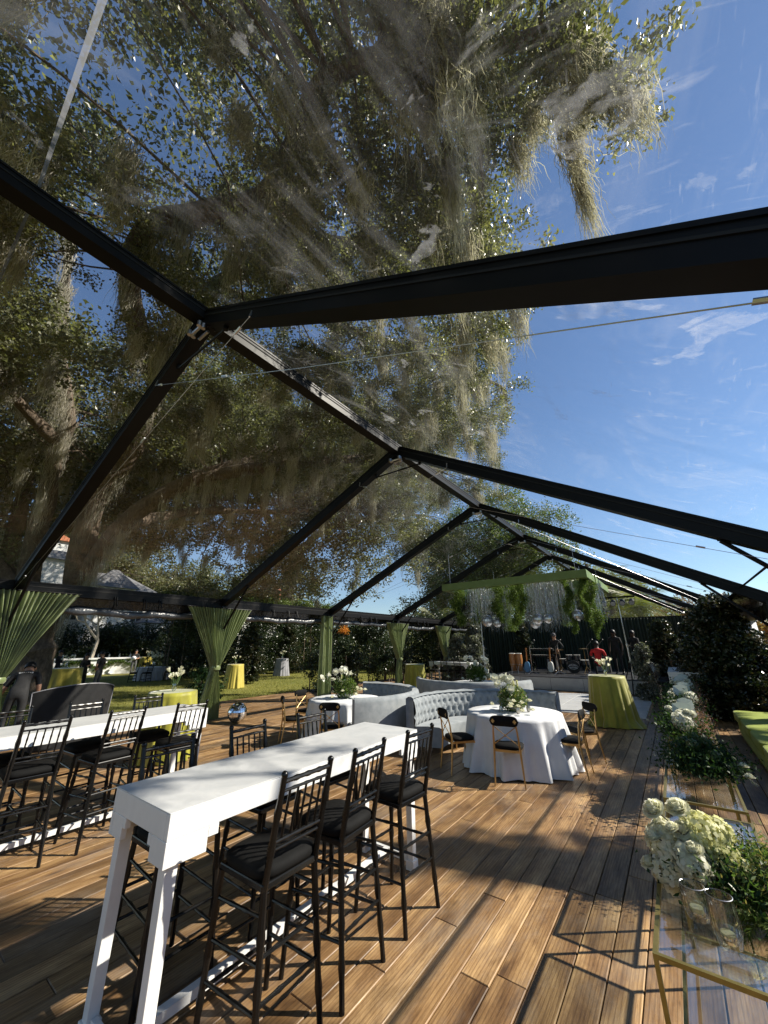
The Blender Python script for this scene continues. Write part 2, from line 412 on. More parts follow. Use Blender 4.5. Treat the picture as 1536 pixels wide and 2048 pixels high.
# ------------------------------------------------------------------ mesh building
class MB:
    def __init__(s):
        s.v, s.f, s.mi, s.n = [], [], [], 0
        s.rnd = []

    def add(s, V, Fs, mi=0, rnd=None):
        V = np.asarray(V, float).reshape(-1, 3)
        s.v.append(V)
        for f in Fs:
            s.f.append(tuple(int(i) + s.n for i in f))
            s.mi.append(mi)
            s.rnd.append(rnd)
        s.n += len(V)
        return s

    def box(s, c, d, rz=0, mi=0, rnd=None, top=None):
        x, y, z = [k / 2 for k in d]
        tx, ty = (x, y) if top is None else (top[0] / 2, top[1] / 2)
        V = np.array([(-x, -y, -z), (x, -y, -z), (x, y, -z), (-x, y, -z), (-tx, -ty, z), (tx, -ty, z), (tx, ty, z), (-tx, ty, z)])
        ca, sa = math.cos(rz), math.sin(rz)
        V = V @ np.array([(ca, sa, 0), (-sa, ca, 0), (0, 0, 1)]) + np.array(c)
        return s.add(V, [(0, 3, 2, 1), (4, 5, 6, 7), (0, 1, 5, 4), (1, 2, 6, 5), (2, 3, 7, 6), (3, 0, 4, 7)], mi, rnd)

    def bar(s, p0, p1, w, h=None, up=(0, 0, 1), mi=0):
        h = w if h is None else h
        p0, p1 = np.array(p0, float), np.array(p1, float)
        d = p1 - p0
        L = np.linalg.norm(d); d /= L
        u = np.array(up, float)
        if abs(d @ u) > .97: u = np.array((0, 1., 0))
        a = np.cross(d, u); a /= np.linalg.norm(a); b = np.cross(a, d)
        V = []
        for p in (p0, p1):
            for sx, sy in ((-1, -1), (1, -1), (1, 1), (-1, 1)):
                V.append(p + a * sx * w / 2 + b * sy * h / 2)
        return s.add(V, [(3, 2, 1, 0), (4, 5, 6, 7), (0, 1, 5, 4), (1, 2, 6, 5), (2, 3, 7, 6), (3, 0, 4, 7)], mi)

    def tube(s, pts, rad, n=8, mi=0, cap=True, rnd=None):
        P = np.asarray(pts, float)
        k = len(P)
        rad = np.full(k, rad) if np.isscalar(rad) else np.asarray(rad, float)
        T = np.gradient(P, axis=0)
        T /= np.linalg.norm(T, axis=1)[:, None] + 1e-9
        a = np.cross(T[0], (0, 0, 1.)) if abs(T[0][2]) < .9 else np.cross(T[0], (1., 0, 0))
        a /= np.linalg.norm(a)
        ang = np.arange(n) * 2 * PI / n
        V = []
        for i in range(k):
            a = a - T[i] * (a @ T[i]); a /= np.linalg.norm(a)
            b = np.cross(T[i], a)
            V.append(P[i] + rad[i] * (np.cos(ang)[:, None] * a + np.sin(ang)[:, None] * b))
        Fs = [(i * n + j, i * n + (j + 1) % n, (i + 1) * n + (j + 1) % n, (i + 1) * n + j) for i in range(k - 1) for j in range(n)]
        if cap:
            Fs += [tuple(range(n - 1, -1, -1)), tuple((k - 1) * n + j for j in range(n))]
        return s.add(np.concatenate(V), Fs, mi, rnd)

    def lathe(s, prof, n=20, c=(0, 0, 0), sc=(1, 1), mi=0, cap=True, rfn=None, rnd=None):
        V = []
        for r, z in prof:
            for j in range(n):
                a = j * 2 * PI / n
                rr = r * (rfn(a, z) if rfn else 1)
                V.append((c[0] + rr * math.cos(a) * sc[0], c[1] + rr * math.sin(a) * sc[1], c[2] + z))
        k = len(prof)
        Fs = [(i * n + j, i * n + (j + 1) % n, (i + 1) * n + (j + 1) % n, (i + 1) * n + j) for i in range(k - 1) for j in range(n)]
        if cap:
            Fs += [tuple(range(n - 1, -1, -1)), tuple((k - 1) * n + j for j in range(n))]
        return s.add(V, Fs, mi, rnd)

    def sphere(s, c, r, n=12, k=8, mi=0, sq=(1, 1, 1), rnd=None):
        prof = [(r * math.sin(PI * i / k) * 1.0 + 1e-4, -r * math.cos(PI * i / k) * sq[2]) for i in range(k + 1)]
        return s.lathe(prof, n, c, sq[:2], mi, True, None, rnd)

    def grid(s, fn, nu, nv, mi=0, close=False):
        V = [fn(i / (nu - (0 if close else 1)), j / (nv - 1)) for j in range(nv) for i in range(nu)]
        m_ = nu if close else nu - 1
        Fs = [(j * nu + i, j * nu + (i + 1) % nu, (j + 1) * nu + (i + 1) % nu, (j + 1) * nu + i) for j in range(nv - 1) for i in range(m_)]
        return s.add(V, Fs, mi)

    def build(s, name, mats, parent=None, smooth=True, sharp=40, bevel=0):
        me = bpy.data.meshes.new(name)
        V = np.concatenate(s.v) if s.v else np.zeros((0, 3))
        me.from_pydata(V.tolist(), [], s.f)
        mats = mats if isinstance(mats, (list, tuple)) else [mats]
        for m_ in mats: me.materials.append(m_)
        me.polygons.foreach_set('material_index', s.mi)
        if any(r is not None for r in s.rnd):
            at_ = me.attributes.new('rnd', 'FLOAT', 'FACE')
            at_.data.foreach_set('value', [0.5 if r is None else r for r in s.rnd])
        if smooth:
            me.polygons.foreach_set('use_smooth', [True] * len(s.f))
            if sharp: me.set_sharp_from_angle(angle=R(sharp))
        me.update()
        o = bpy.data.objects.new(name, me)
        COL.objects.link(o)
        if parent is not None: o.parent = parent
        if bevel:
            b = o.modifiers.new('bevel', 'BEVEL'); b.width = bevel; b.segments = 2; b.limit_method = 'ANGLE'
        return o


def quadcloud(name, V4, rnd, material, parent=None):
    """V4: (N,4,3) quads -> one mesh, per-face random value"""
    n = len(V4)
    me = bpy.data.meshes.new(name)
    me.vertices.add(n * 4)
    me.vertices.foreach_set('co', V4.reshape(-1).astype(np.float32))
    me.loops.add(n * 4)
    me.loops.foreach_set('vertex_index', np.arange(n * 4, dtype=np.int32))
    me.polygons.add(n)
    me.polygons.foreach_set('loop_start', np.arange(0, n * 4, 4, dtype=np.int32))
    me.materials.append(material)
    a = me.attributes.new('rnd', 'FLOAT', 'FACE')
    a.data.foreach_set('value', rnd.astype(np.float32))
    me.update(calc_edges=True)
    o = bpy.data.objects.new(name, me)
    COL.objects.link(o)
    if parent is not None: o.parent = parent
    return o


def unit(a): return a / (np.linalg.norm(a, axis=-1, keepdims=True) + 1e-9)


def leafquads(C, L, Wd, flat=0.0, down=0.0, fold=.25):
    """rhombus leaves at centres C"""
    n = len(C)
    d = unit(rng.normal(size=(n, 3)) * np.array([1, 1, 1 - flat]) + np.array([0, 0, -down]))
    s_ = unit(np.cross(d, unit(rng.normal(size=(n, 3)) + np.array([0, 0, 1.5 * flat]))))
    nn = np.cross(d, s_)
    l = (L * rng.uniform(.6, 1.25, n))[:, None]
    w = (Wd * rng.uniform(.7, 1.2, n))[:, None]
    return np.stack([C - d * l / 2, C + s_ * w / 2 + nn * w * fold, C + d * l / 2, C - s_ * w / 2 + nn * w * fold], 1)


def strands(C, length, width, segs=6, wig=.05, lean=(0, 0), conv=None):
    """hanging ribbons from points C, as quads"""
    n = len(C)
    ln = length if not np.isscalar(length) else np.full(n, length)
    yaw = rng.uniform(0, PI, n)
    sd_ = np.stack([np.cos(yaw), np.sin(yaw), np.zeros(n)], 1)
    out, rn = [], []
    p = C.copy()
    w = np.full(n, width)
    rr = rng.random(n)
    drift = rng.normal(size=(n, 3)) * wig * .35
    if conv is not None: drift = drift - conv / segs * .75
    for k in range(segs):
        f0, f1 = 1 - k / segs * .8, 1 - (k + 1) / segs * .8
        q = p + np.stack([rng.normal(size=n) * wig + drift[:, 0] + lean[0], rng.normal(size=n) * wig + drift[:, 1] + lean[1], -ln / segs], 1)
        out.append(np.stack([p - sd_ * (w * f0)[:, None] / 2, p + sd_ * (w * f0)[:, None] / 2, q + sd_ * (w * f1)[:, None] / 2, q - sd_ * (w * f1)[:, None] / 2], 1))
        rn.append(rr)
        p = q
    return np.concatenate(out), np.concatenate(rn)


def empty(name, label, cat, loc=(0, 0, 0), rz=0, group=None, kind=None):
    o = bpy.data.objects.new(name, None)
    COL.objects.link(o)
    o.location = loc
    o.rotation_euler = (0, 0, rz)
    o.empty_display_size = .1
    tag(o, label, cat, group, kind)
    return o


def tag(o, label=None, cat=None, group=None, kind=None):
    if label: o['label'] = label
    if cat: o['category'] = cat
    if group: o['group'] = group
    if kind: o['kind'] = kind
    return o


def dup(root, loc, rz, label, group=None):
    kids = [c for c in root.children]
    r = root.copy(); COL.objects.link(r)
    r.location = loc; r.rotation_euler = (0, 0, rz)
    r['label'] = label
    if group: r['group'] = group
    for ch in kids:
        c = ch.copy(); COL.objects.link(c); c.parent = r
        for g in ch.children:
            d = g.copy(); COL.objects.link(d); d.parent = c
    return r


# ================================================================== SETTING
GZ = -.15
mb = MB()
mb.add([(-900, -900, GZ), (900, -900, GZ), (900, 900, GZ), (-900, 900, GZ)], [(0, 1, 2, 3)])
tag(mb.build('lawn', M['lawn'], smooth=False), 'sunlit lawn around the tent', 'lawn', kind='structure')

# deck of long boards running along the tent
XL, XR_, Y0, Y1, PW = -13.32, 5.0, -3.6, 24.6, .18
mb = MB()
x = XL
while x < XR_:
    y = Y0 - rng.uniform(0, 3)
    while y < Y1:
        L = rng.uniform(2.4, 4.2)
        ya, yb = max(y, Y0), min(y + L, Y1)
        if yb - ya > .2:
            zj = rng.uniform(-.0015, .0015)
            g = .0035
            cx, cy = x + PW / 2, (ya + yb) / 2
            w, l = PW - 2 * g, yb - ya - .004
            b = .004
            V = np.array([(-w / 2, -l / 2, -.03), (w / 2, -l / 2, -.03), (w / 2, l / 2, -.03), (-w / 2, l / 2, -.03),
                          (-w / 2, -l / 2, -b), (w / 2, -l / 2, -b), (w / 2, l / 2, -b), (-w / 2, l / 2, -b),
                          (-w / 2 + b, -l / 2 + b, 0), (w / 2 - b, -l / 2 + b, 0), (w / 2 - b, l / 2 - b, 0), (-w / 2 + b, l / 2 - b, 0)]) + np.array((cx, cy, zj))
            mb.add(V, [(8, 9, 10, 11), (4, 5, 9, 8), (5, 6, 10, 9), (6, 7, 11, 10), (7, 4, 8, 11), (0, 1, 5, 4), (1, 2, 6, 5), (2, 3, 7, 6), (3, 0, 4, 7)], 0, rng.random())
        y += L
    x += PW
mb.box(((XL + XR_) / 2, (Y0 + Y1) / 2, -.09), (XR_ - XL - .02, Y1 - Y0 - .02, .10), mi=1)
tag(mb.build('deck', [M['deck'], M['dark_gap']], smooth=False), 'brown plank floor of the tent', 'deck', kind='structure')

# dance floor of white tiles before the stage
mb = MB()
for i in range(5):
    for j in range(4):
        mb.box((-6.0 + i * 1.12, 12.9 + j * 1.12, .012), (1.105, 1.105, .02), rnd=None)
tag(mb.build('dance_floor', M['dancefloor'], smooth=False), 'glossy white tiled dance floor in front of the stage', 'dance floor', kind='structure')

# grass blades beside the deck
n = 90000
X_ = -13.4 - rng.random(n) ** 1.4 * 18; Y_ = rng.uniform(-1, 26, n)
base = np.stack([X_, Y_, np.full(n, GZ)], 1)
a = rng.uniform(0, 2 * PI, n); s_ = np.stack([np.cos(a), np.sin(a), 0 * a], 1) * .007
hh = rng.uniform(.025, .07, n)[:, None]
tip = base + np.concatenate([rng.normal(size=(n, 2)) * .02, hh], 1)
V4 = np.stack([base - s_, base + s_, tip + s_ * .2, tip - s_ * .2], 1)
g = quadcloud('grass', V4, rng.random(n), M['grass'])
tag(g, 'short green grass blades of the lawn beside the deck', 'grass', kind='stuff')

# ================================================================== TENT
XA, XM, XB, ZE, ZR, Y00, BAY = -10.5, -4.15, 1.36, 3.11, 6.05, 1.69, 4.52
ZB = 2.93
KS = list(range(-1, 6))
tent = empty('frame_tent', 'large clear roofed event tent with black aluminium frame', 'tent')
def prof_beam(mb_, p0, p1, w, h, up=(0, 0, 1)):
    """hollow profile look: main box with two keder lips and side grooves"""
    p0, p1 = np.array(p0, float), np.array(p1, float)
    d = (p1 - p0) / np.linalg.norm(p1 - p0)
    a = np.cross(d, up); a /= np.linalg.norm(a); b = np.cross(a, d)
    mb_.bar(p0, p1, w, h * .72, up)
    for s1 in (-1, 1):
        mb_.bar(p0 + b * s1 * h * .43, p1 + b * s1 * h * .43, w * 1.12, h * .14, up)
        mb_.bar(p0 + a * s1 * w * .52 + b * h * .12, p1 + a * s1 * w * .52 + b * h * .12, w * .06, h * .08, up, mi=1)
def rafz(x):
    return ZR - (x - XM) * (ZR - ZB) / (XB - XM) if x > XM else ZR - (XM - x) * (ZR - ZE) / (XM - XA)
for k in KS:
    y = Y00 + k * BAY
    for sx, xe, ZE in ((-1, XA, 3.11), (1, XB, ZB)):
        mb = MB()
        xo = xe + (.45 if sx > 0 else 0)      # right hand rafters run on past the purlin to the outer columns
        prof_beam(mb, (XM + sx * .05, y, ZR - .11), (xo, y, rafz(xo) - .09), .15, .22)
        mb.build('rafter', [M['frame'], M['framein']], tent, smooth=False)
        mb = MB()
        prof_beam(mb, (xo, y, -.12), (xo, y, rafz(xo) - .13), .15, .22, (1, 0, 0))
        mb.box((xo, y, .012), (.34, .34, .02))
        mb.build('column', [M['frame'], M['framein']], tent, smooth=False)
        # knee brace at the eave
        mb = MB()
        bx = xe - sx * (1.15 if sx < 0 else .62)
        mb.tube([(xo - sx * .09, y, ZE - .95), (bx, y, rafz(bx) - .23)], .028, 8)
        mb.tube([(bx, y, rafz(bx) - .23), (bx, y, rafz(bx) - .12)], .032, 8)
        mb.build('knee_brace', M['frame'], tent)
    # ridge connector with bolts, collar rod
    mb = MB()
    mb.box((XM, y, ZR - .22), (.34, .10, .18))
    for s1 in (-1, 1):
        for j in range(2):
            mb.tube([(XM + s1 * (.12), y - .085 - .05 * j, ZR - .36), (XM + s1 * .12, y - .085 - .05 * j, ZR - .29)], .03, 8, mi=1)
        mb.tube([(XM - .11, y + s1 * .05 - .06, ZR - .34), (XM + .11, y + s1 * .05 - .06, ZR - .34)], .02, 8, mi=1)
    mb.build('ridge_connector', [M['frame'], M['steel']], tent)
    mb = MB()
    xa, xb = XM - .62, XM + .55
    mb.tube([(xa, y, rafz(xa) - .25), (xb, y, rafz(xb) - .25)], .016, 6)
    for xx in (xa, xb):
        mb.tube([(xx, y, rafz(xx) - .27), (xx, y, rafz(xx) - .19)], .03, 6)
    mb.build('collar_rod', M['frame'], tent)
    # crossing tension cables with turnbuckles
    ZE = 3.11
    for xs, xe in ((XM + 1.22, XA + .25), (XM - 1.05, XB - .25)):
        mb = MB()
        A = np.array((xs, y - .09, rafz(xs) - .2)); B = np.array((xe, y - .09, rafz(xe) - .33))
        mb.tube([A, (A + B) / 2 - np.array((0, 0, .03)), B], .0032, 6)
        for f, q in ((.02, .024), (.30, .018), (.9, .018)):
            c = A + (B - A) * f; e = A + (B - A) * (f + .014)
            mb.tube([c, e], q * .7, 6, mi=1)
        mb.tube([A, A + np.array((0, .02, .1))], .012, 6, mi=1)
        mb.build('tension_cable', [M['cable'], M['steel']], tent)
for k in KS[:-1]:
    ya, yb = Y00 + k * BAY, Y00 + (k + 1) * BAY
    mb = MB(); prof_beam(mb, (XM, ya, ZR - .07), (XM, yb, ZR - .07), .17, .20)
    mb.build('ridge_beam', [M['frame'], M['framein']], tent, smooth=False)
    for xe, sx, ZE in ((XA, -1, 3.11), (XB, 1, ZB)):
        mb = MB()
        if sx < 0:
            prof_beam(mb, (xe, ya, ZE - .09), (xe, yb, ZE - .09), .14, .25)
            mb.bar((xe + sx * .12, ya, ZE - .02), (xe + sx * .12, yb, ZE - .02), .10, .05)   # gutter lip
        else:
            mb.tube([(xe, ya, ZE - .03), (xe, yb, ZE - .03)], .018, 10)
        mb.build('eave_beam', [M['frame'], M['framein']], tent, smooth=False)
        if sx > 0 and k >= 2:
            mb = MB()
            mb.grid(lambda u, v: (xe + .03 + .47 * v, ya + .09 + (yb - ya - .18) * u, rafz(xe + .03 + .47 * v) + .02 - .03 * math.sin(PI * u)), 30, 5)
            mb.grid(lambda u, v: (xe + .50 + .03 * math.sin(u * 60) * v, ya + .09 + (yb - ya - .18) * u, rafz(xe + .5) + .02 - (.34 + .03 * math.sin(u * 17)) * v), 50, 5)
            mb.build('valance', M['blackvinyl'], tent, sharp=0)
        # rolled-up side wall on hanging straps
        if sx < 0:
            mb = MB()
            nn = 26
            pts = [(xe + sx * .20 + .015 * math.sin(i * 1.3), ya + .1 + (yb - ya - .2) * i / (nn - 1), ZE - .42 + .02 * math.sin(i * .9) - .10 * math.sin(PI * i / (nn - 1)) * (.5 + .5 * math.sin(k * 2.1 + 1))) for i in range(nn)]
            mb.tube(pts, [.085 + .015 * math.sin(i * 2.2) for i in range(nn)], 10)
            mb.grid(lambda u, v: (xe + sx * (.13 + .10 * v + .02 * math.sin(u * 30)), ya + .1 + (yb - ya - .2) * u, ZE - .08 - .34 * v), 30, 4, 1)
            mb.build('rolled_sidewall', [M['greyvinyl'], M['blackvinyl']], tent)
            for f in (.38, .52, .60):
                mb = MB()
                yy = ya + (yb - ya) * f
                mb.tube([(xe - sx * .09, yy, ZE - .14), (xe - sx * .13, yy, ZE - .32), (xe - sx * .07, yy + .01, ZE - .44)], .014, 6)
                mb.tube([(xe - sx * .10, yy + .04, ZE - .16), (xe - sx * .15, yy + .06, ZE - .36)], .018, 6)
                mb.build('strap', M['frame'], tent)
    # clear roof panels, slightly slack
    for sx, xe, ZE in ((-1, XA, 3.11), (1, XB, ZB)):
        mb = MB()
        rs = rng.uniform(0, 6)
        def fn(u, v, sx=sx, xe=xe, ya=ya, yb=yb, rs=rs):
            x = XM + sx * .02 + (xe - XM + sx * .05) * v
            y = ya + (yb - ya) * u
            sag = -.035 * math.sin(PI * u) * (1 - (2 * v - 1) ** 4) + .010 * math.sin(9 * u + rs) * math.sin(7 * v + rs) * math.sin(PI * u)
            return (x, y, rafz(x) + .075 + sag)
        mb.grid(fn, 25, 31)
        mb.build('roof_panel', M['vinyl'][k % 2 + (2 if sx > 0 else 0)], tent, sharp=0)
        # welded seam across the panel
        if k == -1:
            mb = MB()
            f = .605
            def fs(u, v, f=f, fn=fn):
                p = fn(f + (u - .5) * .006, v); return (p[0], p[1], p[2] + .012)
            mb.grid(fs, 2, 31)
            mb.build('roof_seam', M['seam'], tent, sharp=0)
    # roof wind-bracing wires
    if k in (2, 4):
        for sx, xe, ZE in ((-1, XA, 3.11), (1, XB, ZB)):
            for flip in (0, 1):
                mb = MB()
                y_a, y_b = (ya, yb) if flip else (yb, ya)
                mb.tube([(XM + sx * .1, y_a, ZR - .18), (xe - sx * .1, y_b, ZE - .12)], .004, 6)
                mb.build('bracing_wire', M['cable'], tent)
ZE = 3.11
# gable transom and its mullions at the far end
ye = Y00 + 5 * BAY
mb = MB(); prof_beam(mb, (XA, ye, ZE - .1), (XB, ye, ZB - .1), .15, .25); mb.build('gable_beam', [M['frame'], M['framein']], tent, smooth=False)
mb = MB()
mb.add([(XA, ye + .05, ZE), (XB, ye + .05, ZB), (XM, ye + .05, ZR)], [(0, 1, 2)])
mb.build('gable_panel', M['vinyl'][1], tent, smooth=False)


# ------------------------------------------------------------------ curtains
def curtain(x, y, w_top, w_mid, w_bot, ztop, ztie, material, label, npl=22, bottom=.015, tie=True, group='green curtains tied back at the tent columns', lean=0.0):
    root = empty('curtain', label, 'curtain', (x, y, 0), 0, group)
    mb = MB()
    ph = rng.uniform(0, 6)
    nu = npl * 8 + 1
    def fn(u, v):
        z = ztop + (bottom - ztop) * v
        tt = (ztop - ztie) / (ztop - bottom)
        if tie:
            if v < tt:
                s = v / tt; w = w_top + (w_mid - w_top) * (s ** .92)
                amp = .066 + .012 * s
            else:
                s = (v - tt) / (1 - tt); w = w_mid + (w_bot - w_mid) * (1 - (1 - s) ** 1.7); amp = .045 - .01 * s
        else:
            w = w_top + (w_bot - w_top) * v; amp = .05
        q = (u - .5)
        yy = q * w + .012 * math.sin(u * 40 + v * 3 + ph) * (w / w_top)
        yy += lean * math.sin(PI * min(1, v / max(tt, .01)) / 2) * w_top * .0
        xx = amp * math.sin(u * npl * 2 * PI + 2.6 * math.sin(5 * u + ph) + 1.5 * math.sin(13 * u + ph * 2)) * (1 + .5 * math.sin(u * 11 + ph)) + .012 * math.sin(v * 21 + u * 9 + ph) * math.sin(u * 31)
        if tie:
            bell = math.exp(-((v - tt) / .22) ** 2)
            xx += .10 * bell * math.cos(q * PI)
        return (xx, yy, z)
    mb.grid(fn, nu, 34)
    mb.build('drape', material, root, sharp=0)
    if tie:
        mb = MB()
        mb.lathe([(w_mid * .52, -.05), (w_mid * .60, -.02), (w_mid * .60, .03), (w_mid * .52, .06)], 16, (.10, 0, ztie), (.75, 1), cap=False)
        mb.build('tieback', material, root)
    mb = MB()
    mb.tube([(0, -w_top / 2 - .02, ztop + .01), (0, w_top / 2 + .02, ztop + .01)], .018, 8)
    mb.build('rod', M['frame'], root)
    return root
XC = XA + .20
yc = lambda k: Y00 + k * BAY
curtain(XC, yc(0) + .05, 1.95, .26, .55, 2.93, 1.28, M['curtain'], 'sage curtain at the nearest left column, cut by the photo edge')
curtain(XC, yc(1) - .13, 1.95, .20, .62, 2.86, 1.28, M['curtain'], 'sage curtain tied in a waist beside the mirrored ball')
curtain(XC, yc(2) - .35, .56, .3, .62, 2.86, 1.28, M['curtain'], 'straight untied sage curtain hanging as a narrow column', 8, tie=False)
curtain(XC, yc(3) - .17, 1.80, .20, .55, 2.76, 1.20, M['curtain'], 'sage hourglass curtain behind the tufted booth')
curtain(XC, yc(4) - .17, 1.80, .20, .50, 2.76, 1.20, M['curtain'], 'farthest sage hourglass curtain beside the white far bar table')
# right-hand side: near-black drapes carry their backlit shade in the colour
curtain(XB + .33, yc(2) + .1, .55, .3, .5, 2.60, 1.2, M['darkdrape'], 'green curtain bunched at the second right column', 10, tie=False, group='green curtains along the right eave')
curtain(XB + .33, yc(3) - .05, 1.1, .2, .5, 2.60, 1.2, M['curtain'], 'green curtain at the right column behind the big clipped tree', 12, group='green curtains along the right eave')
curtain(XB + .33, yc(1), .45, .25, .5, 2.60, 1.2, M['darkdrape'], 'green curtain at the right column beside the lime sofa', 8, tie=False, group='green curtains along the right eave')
c_ = curtain(XB + .36, yc(3) - 1.1, 1.0, .16, .35, 2.58, .9, M['sheer'], 'white sheer curtain swept aside at the right eave', 10, group=None, tie=True)
# stage backdrop
root = empty('backdrop', 'dark green pleated backdrop across the back of the stage', 'backdrop', (0, ye - .35, 0))
mb = MB()
mb.grid(lambda u, v: (XA + .3 + (XB - XA - .5) * u, .05 * math.sin(u * 2 * PI * 75 + math.sin(u * 40)) + .02 * math.sin(u * 230), 3.0 - 2.95 * v), 900, 5)
mb.build('drape', M['bdrape'], root, sharp=0)
mb = MB(); mb.tube([(XA + .25, 0, 3.02), (XB - .15, 0, 3.02)], .025, 8); mb.build('pipe', M['frame'], root)

# ================================================================== TREES
def smooth_path(P, k=5):
    P = np.asarray(P, float)
    out = []
    n = len(P)
    for i in range(n - 1):
        p0, p1, p2, p3 = P[max(i - 1, 0)], P[i], P[i + 1], P[min(i + 2, n - 1)]
        for j in range(k):
            t_ = j / k
            out.append(.5 * ((2 * p1) + (-p0 + p2) * t_ + (2 * p0 - 5 * p1 + 4 * p2 - p3) * t_ ** 2 + (-p0 + 3 * p1 - 3 * p2 + p3) * t_ ** 3))
    out.append(P[-1])
    return np.array(out)


def branch_tube(mb, P, r0, r1, n=10, knob=.09):
    Q = smooth_path(P)
    k = len(Q)
    tt = np.linspace(0, 1, k)
    rad = (r0 + (r1 - r0) * tt ** .8) * (1 + knob * rng.normal(size=k))
    mb.tube(Q + rng.normal(size=Q.shape) * np.array([1, 1, .4]) * rad[:, None] * .08, np.maximum(rad, .01), n)
    return Q


def twigs_to(mb, anchors, centers, r=.03):
    A = np.asarray(anchors)
    for c in centers:
        d = np.linalg.norm(A - c, axis=1) + .6 * np.maximum(0, A[:, 2] - c[2])
        a = A[np.argmin(d)]
        L = np.linalg.norm(c - a)
        if L > 9: continue
        mid = (a + c) / 2 + rng.normal(size=3) * L * .12 + np.array((0, 0, L * .08))
        mb.tube(smooth_path([a, mid, c], 3), np.linspace(r * (.6 + L * .25), .008, 7), 5, cap=False)


def inpoly(x, y, poly):
    c = np.zeros(len(x), bool)
    j = len(poly) - 1
    for i in range(len(poly)):
        xi, yi = poly[i]; xj, yj = poly[j]
        hit = ((yi > y) != (yj > y)) & (x < (xj - xi) * (y - yi) / (yj - yi + 1e-12) + xi)
        c ^= hit
        j = i
    return c


LIMBS = {
    'm1': ([(-20, 4.4, GZ - .3), (-20, 4.5, 1.2), (-20, 4.41, 2.5), (-19, 4.77, 4.02), (-17, 5.27, 6.56), (-15, 6.83, 8.6), (-13.5, 8.85, 9.95), (-12, 11.0, 12.0), (-9.5, 12.5, 13.5)], .52, .20),
    'm2': ([(-20.1, 4.3, .8), (-20.3, 3.5, 4.4), (-19, 3.04, 7.81), (-18.5, 2.87, 9.62), (-18, 2.85, 10.59), (-17, 1.78, 13.06), (-15.5, 1.2, 14.5), (-12.5, .6, 14.8)], .42, .10),
    'm3': ([(-19, 4.77, 4.02), (-18, 4.39, 7.56), (-17, 4.87, 9.28), (-15, 4.73, 11.84), (-13, 4.3, 13.3), (-10.5, 4.3, 13.8), (-7, 4.9, 13.6), (-4.6, 6.4, 13.2), (-2.9, 7.6, 12.6)], .50, .13),
    'm4': ([(-15, 4.73, 11.84), (-11.5, 2.4, 12.0), (-8, 1.6, 11.2), (-5, 2.6, 10.6), (-2.6, 2.2, 10.6), (-.8, 3.2, 10.4), (.8, 4.0, 10.6)], .38, .07),
    'm5': ([(-15, 6.83, 8.6), (-12.5, 9.6, 9.6), (-10, 12.8, 10.4), (-8.2, 16.5, 10.6)], .36, .10),
    'm6': ([(-18.5, 2.87, 9.62), (-16, -1, 11.4), (-12, -3.6, 12.2), (-7, -4.5, 12)], .26, .07),
    'm7': ([(-17, 5.27, 6.56), (-18.5, 9, 8.5), (-18, 13.5, 9.6), (-15.5, 18, 10.5)], .30, .08),
    'm8': ([(-10.5, 4.3, 13.8), (-7.6, 7.6, 13.0), (-5.0, 10.6, 12.2), (-3.4, 12.6, 11.4)], .16, .05),
    'm9': ([(-20.2, 3.9, 3.6), (-22, 1.0, 6.6), (-23, -2.5, 9)], .30, .09),
}
oak = empty('live_oak', 'huge spreading live oak whose mossy limbs reach over the clear roof', 'tree', (0, 0, 0))
mb = MB(); anch = []
for nm, (P, r0, r1) in LIMBS.items():
    Q = branch_tube(mb, P, r0, r1, 12)
    if nm != 'm1': anch += list(Q[3:])
    else: anch += list(Q[14:])
trunk_mb = mb
# crown clumps over the tent: ragged outline above
poly = [(1.75, 4.6), (1.25, 5.5), (-.05, 5.15), (-1.35, 5.4), (-1.15, 7.0), (-2.05, 9.2), (-2.8, 11.8), (-4.9, 15.0), (-6.2, 20), (-12, 23), (-22, 20), (-29, 12), (-29, 0), (-24, -8), (-10, -10), (1.2, -9), (2.2, 0)]
def sample_clumps(n, z0, z1, poly, gaps=(), zf=None):
    out = []
    while len(out) < n:
        x = rng.uniform(-30, 3, 400); y = rng.uniform(-11, 24, 400)
        z = z0 + (z1 - z0) * rng.random(400) ** 1.1
        k = (z - CAMZ) / (11 - CAMZ)
        ok = inpoly(x, y, poly)
        for gx, gy, gz, gr in gaps:
            ok &= ((x - gx) ** 2 + (y - gy) ** 2 + (z - gz) ** 2) > gr * gr
        if zf is not None: ok &= zf(x, y, z)
        out += list(np.stack([x, y, z], 1)[ok])
    return np.array(out[:n])
gaps = [(-13.5, 2.3, 9.2, 1.6), (-16, 2.6, 10.4, 1.4), (-11.5, 2.0, 8.9, 1.0), (-12.5, 4.1, 11.2, 1.2), (-10, 6, 9.6, 1.0), (-11, 1.6, 11.2, 2.1), (-13, 1.9, 13, 2.2), (-15.7, 2.3, 15, 2.0), (-9.6, 2.3, 10.4, .8), (-13.3, .2, 12, 1.2), (-6.3, 6.5, 11.5, .9), (-3.2, 5.4, 12, .8), (-24, 1, 9, 2.5), (-5.5, 15, 13, 1.4)]
nearc = sample_clumps(640, 8.9, 12.2, poly, gaps, lambda x, y, z: (x > -20) & ((x > -13) | (z > 10.5)))
poly2 = [(1.2, 4.2), (.4, 5.6), (-1.0, 6.0), (-2.2, 7.6), (-3.4, 11.5), (-6, 15.0), (-8, 20), (-14, 23), (-22, 20), (-29, 12), (-29, 0), (-24, -8), (-10, -10), (.6, -9), (1.4, 0)]
backc = sample_clumps(350, 12.2, 15.5, poly2, gaps, lambda x, y, z: (x > -22))
farc = sample_clumps(460, 5.0, 15, poly, gaps, lambda x, y, z: (x < -13.5) & ((z > 10) | (x < -21.5) | (y > 12)) & ~((z < 7.8) & (y > 2.5) & (y < 13)))
SV = np.array(SUND)
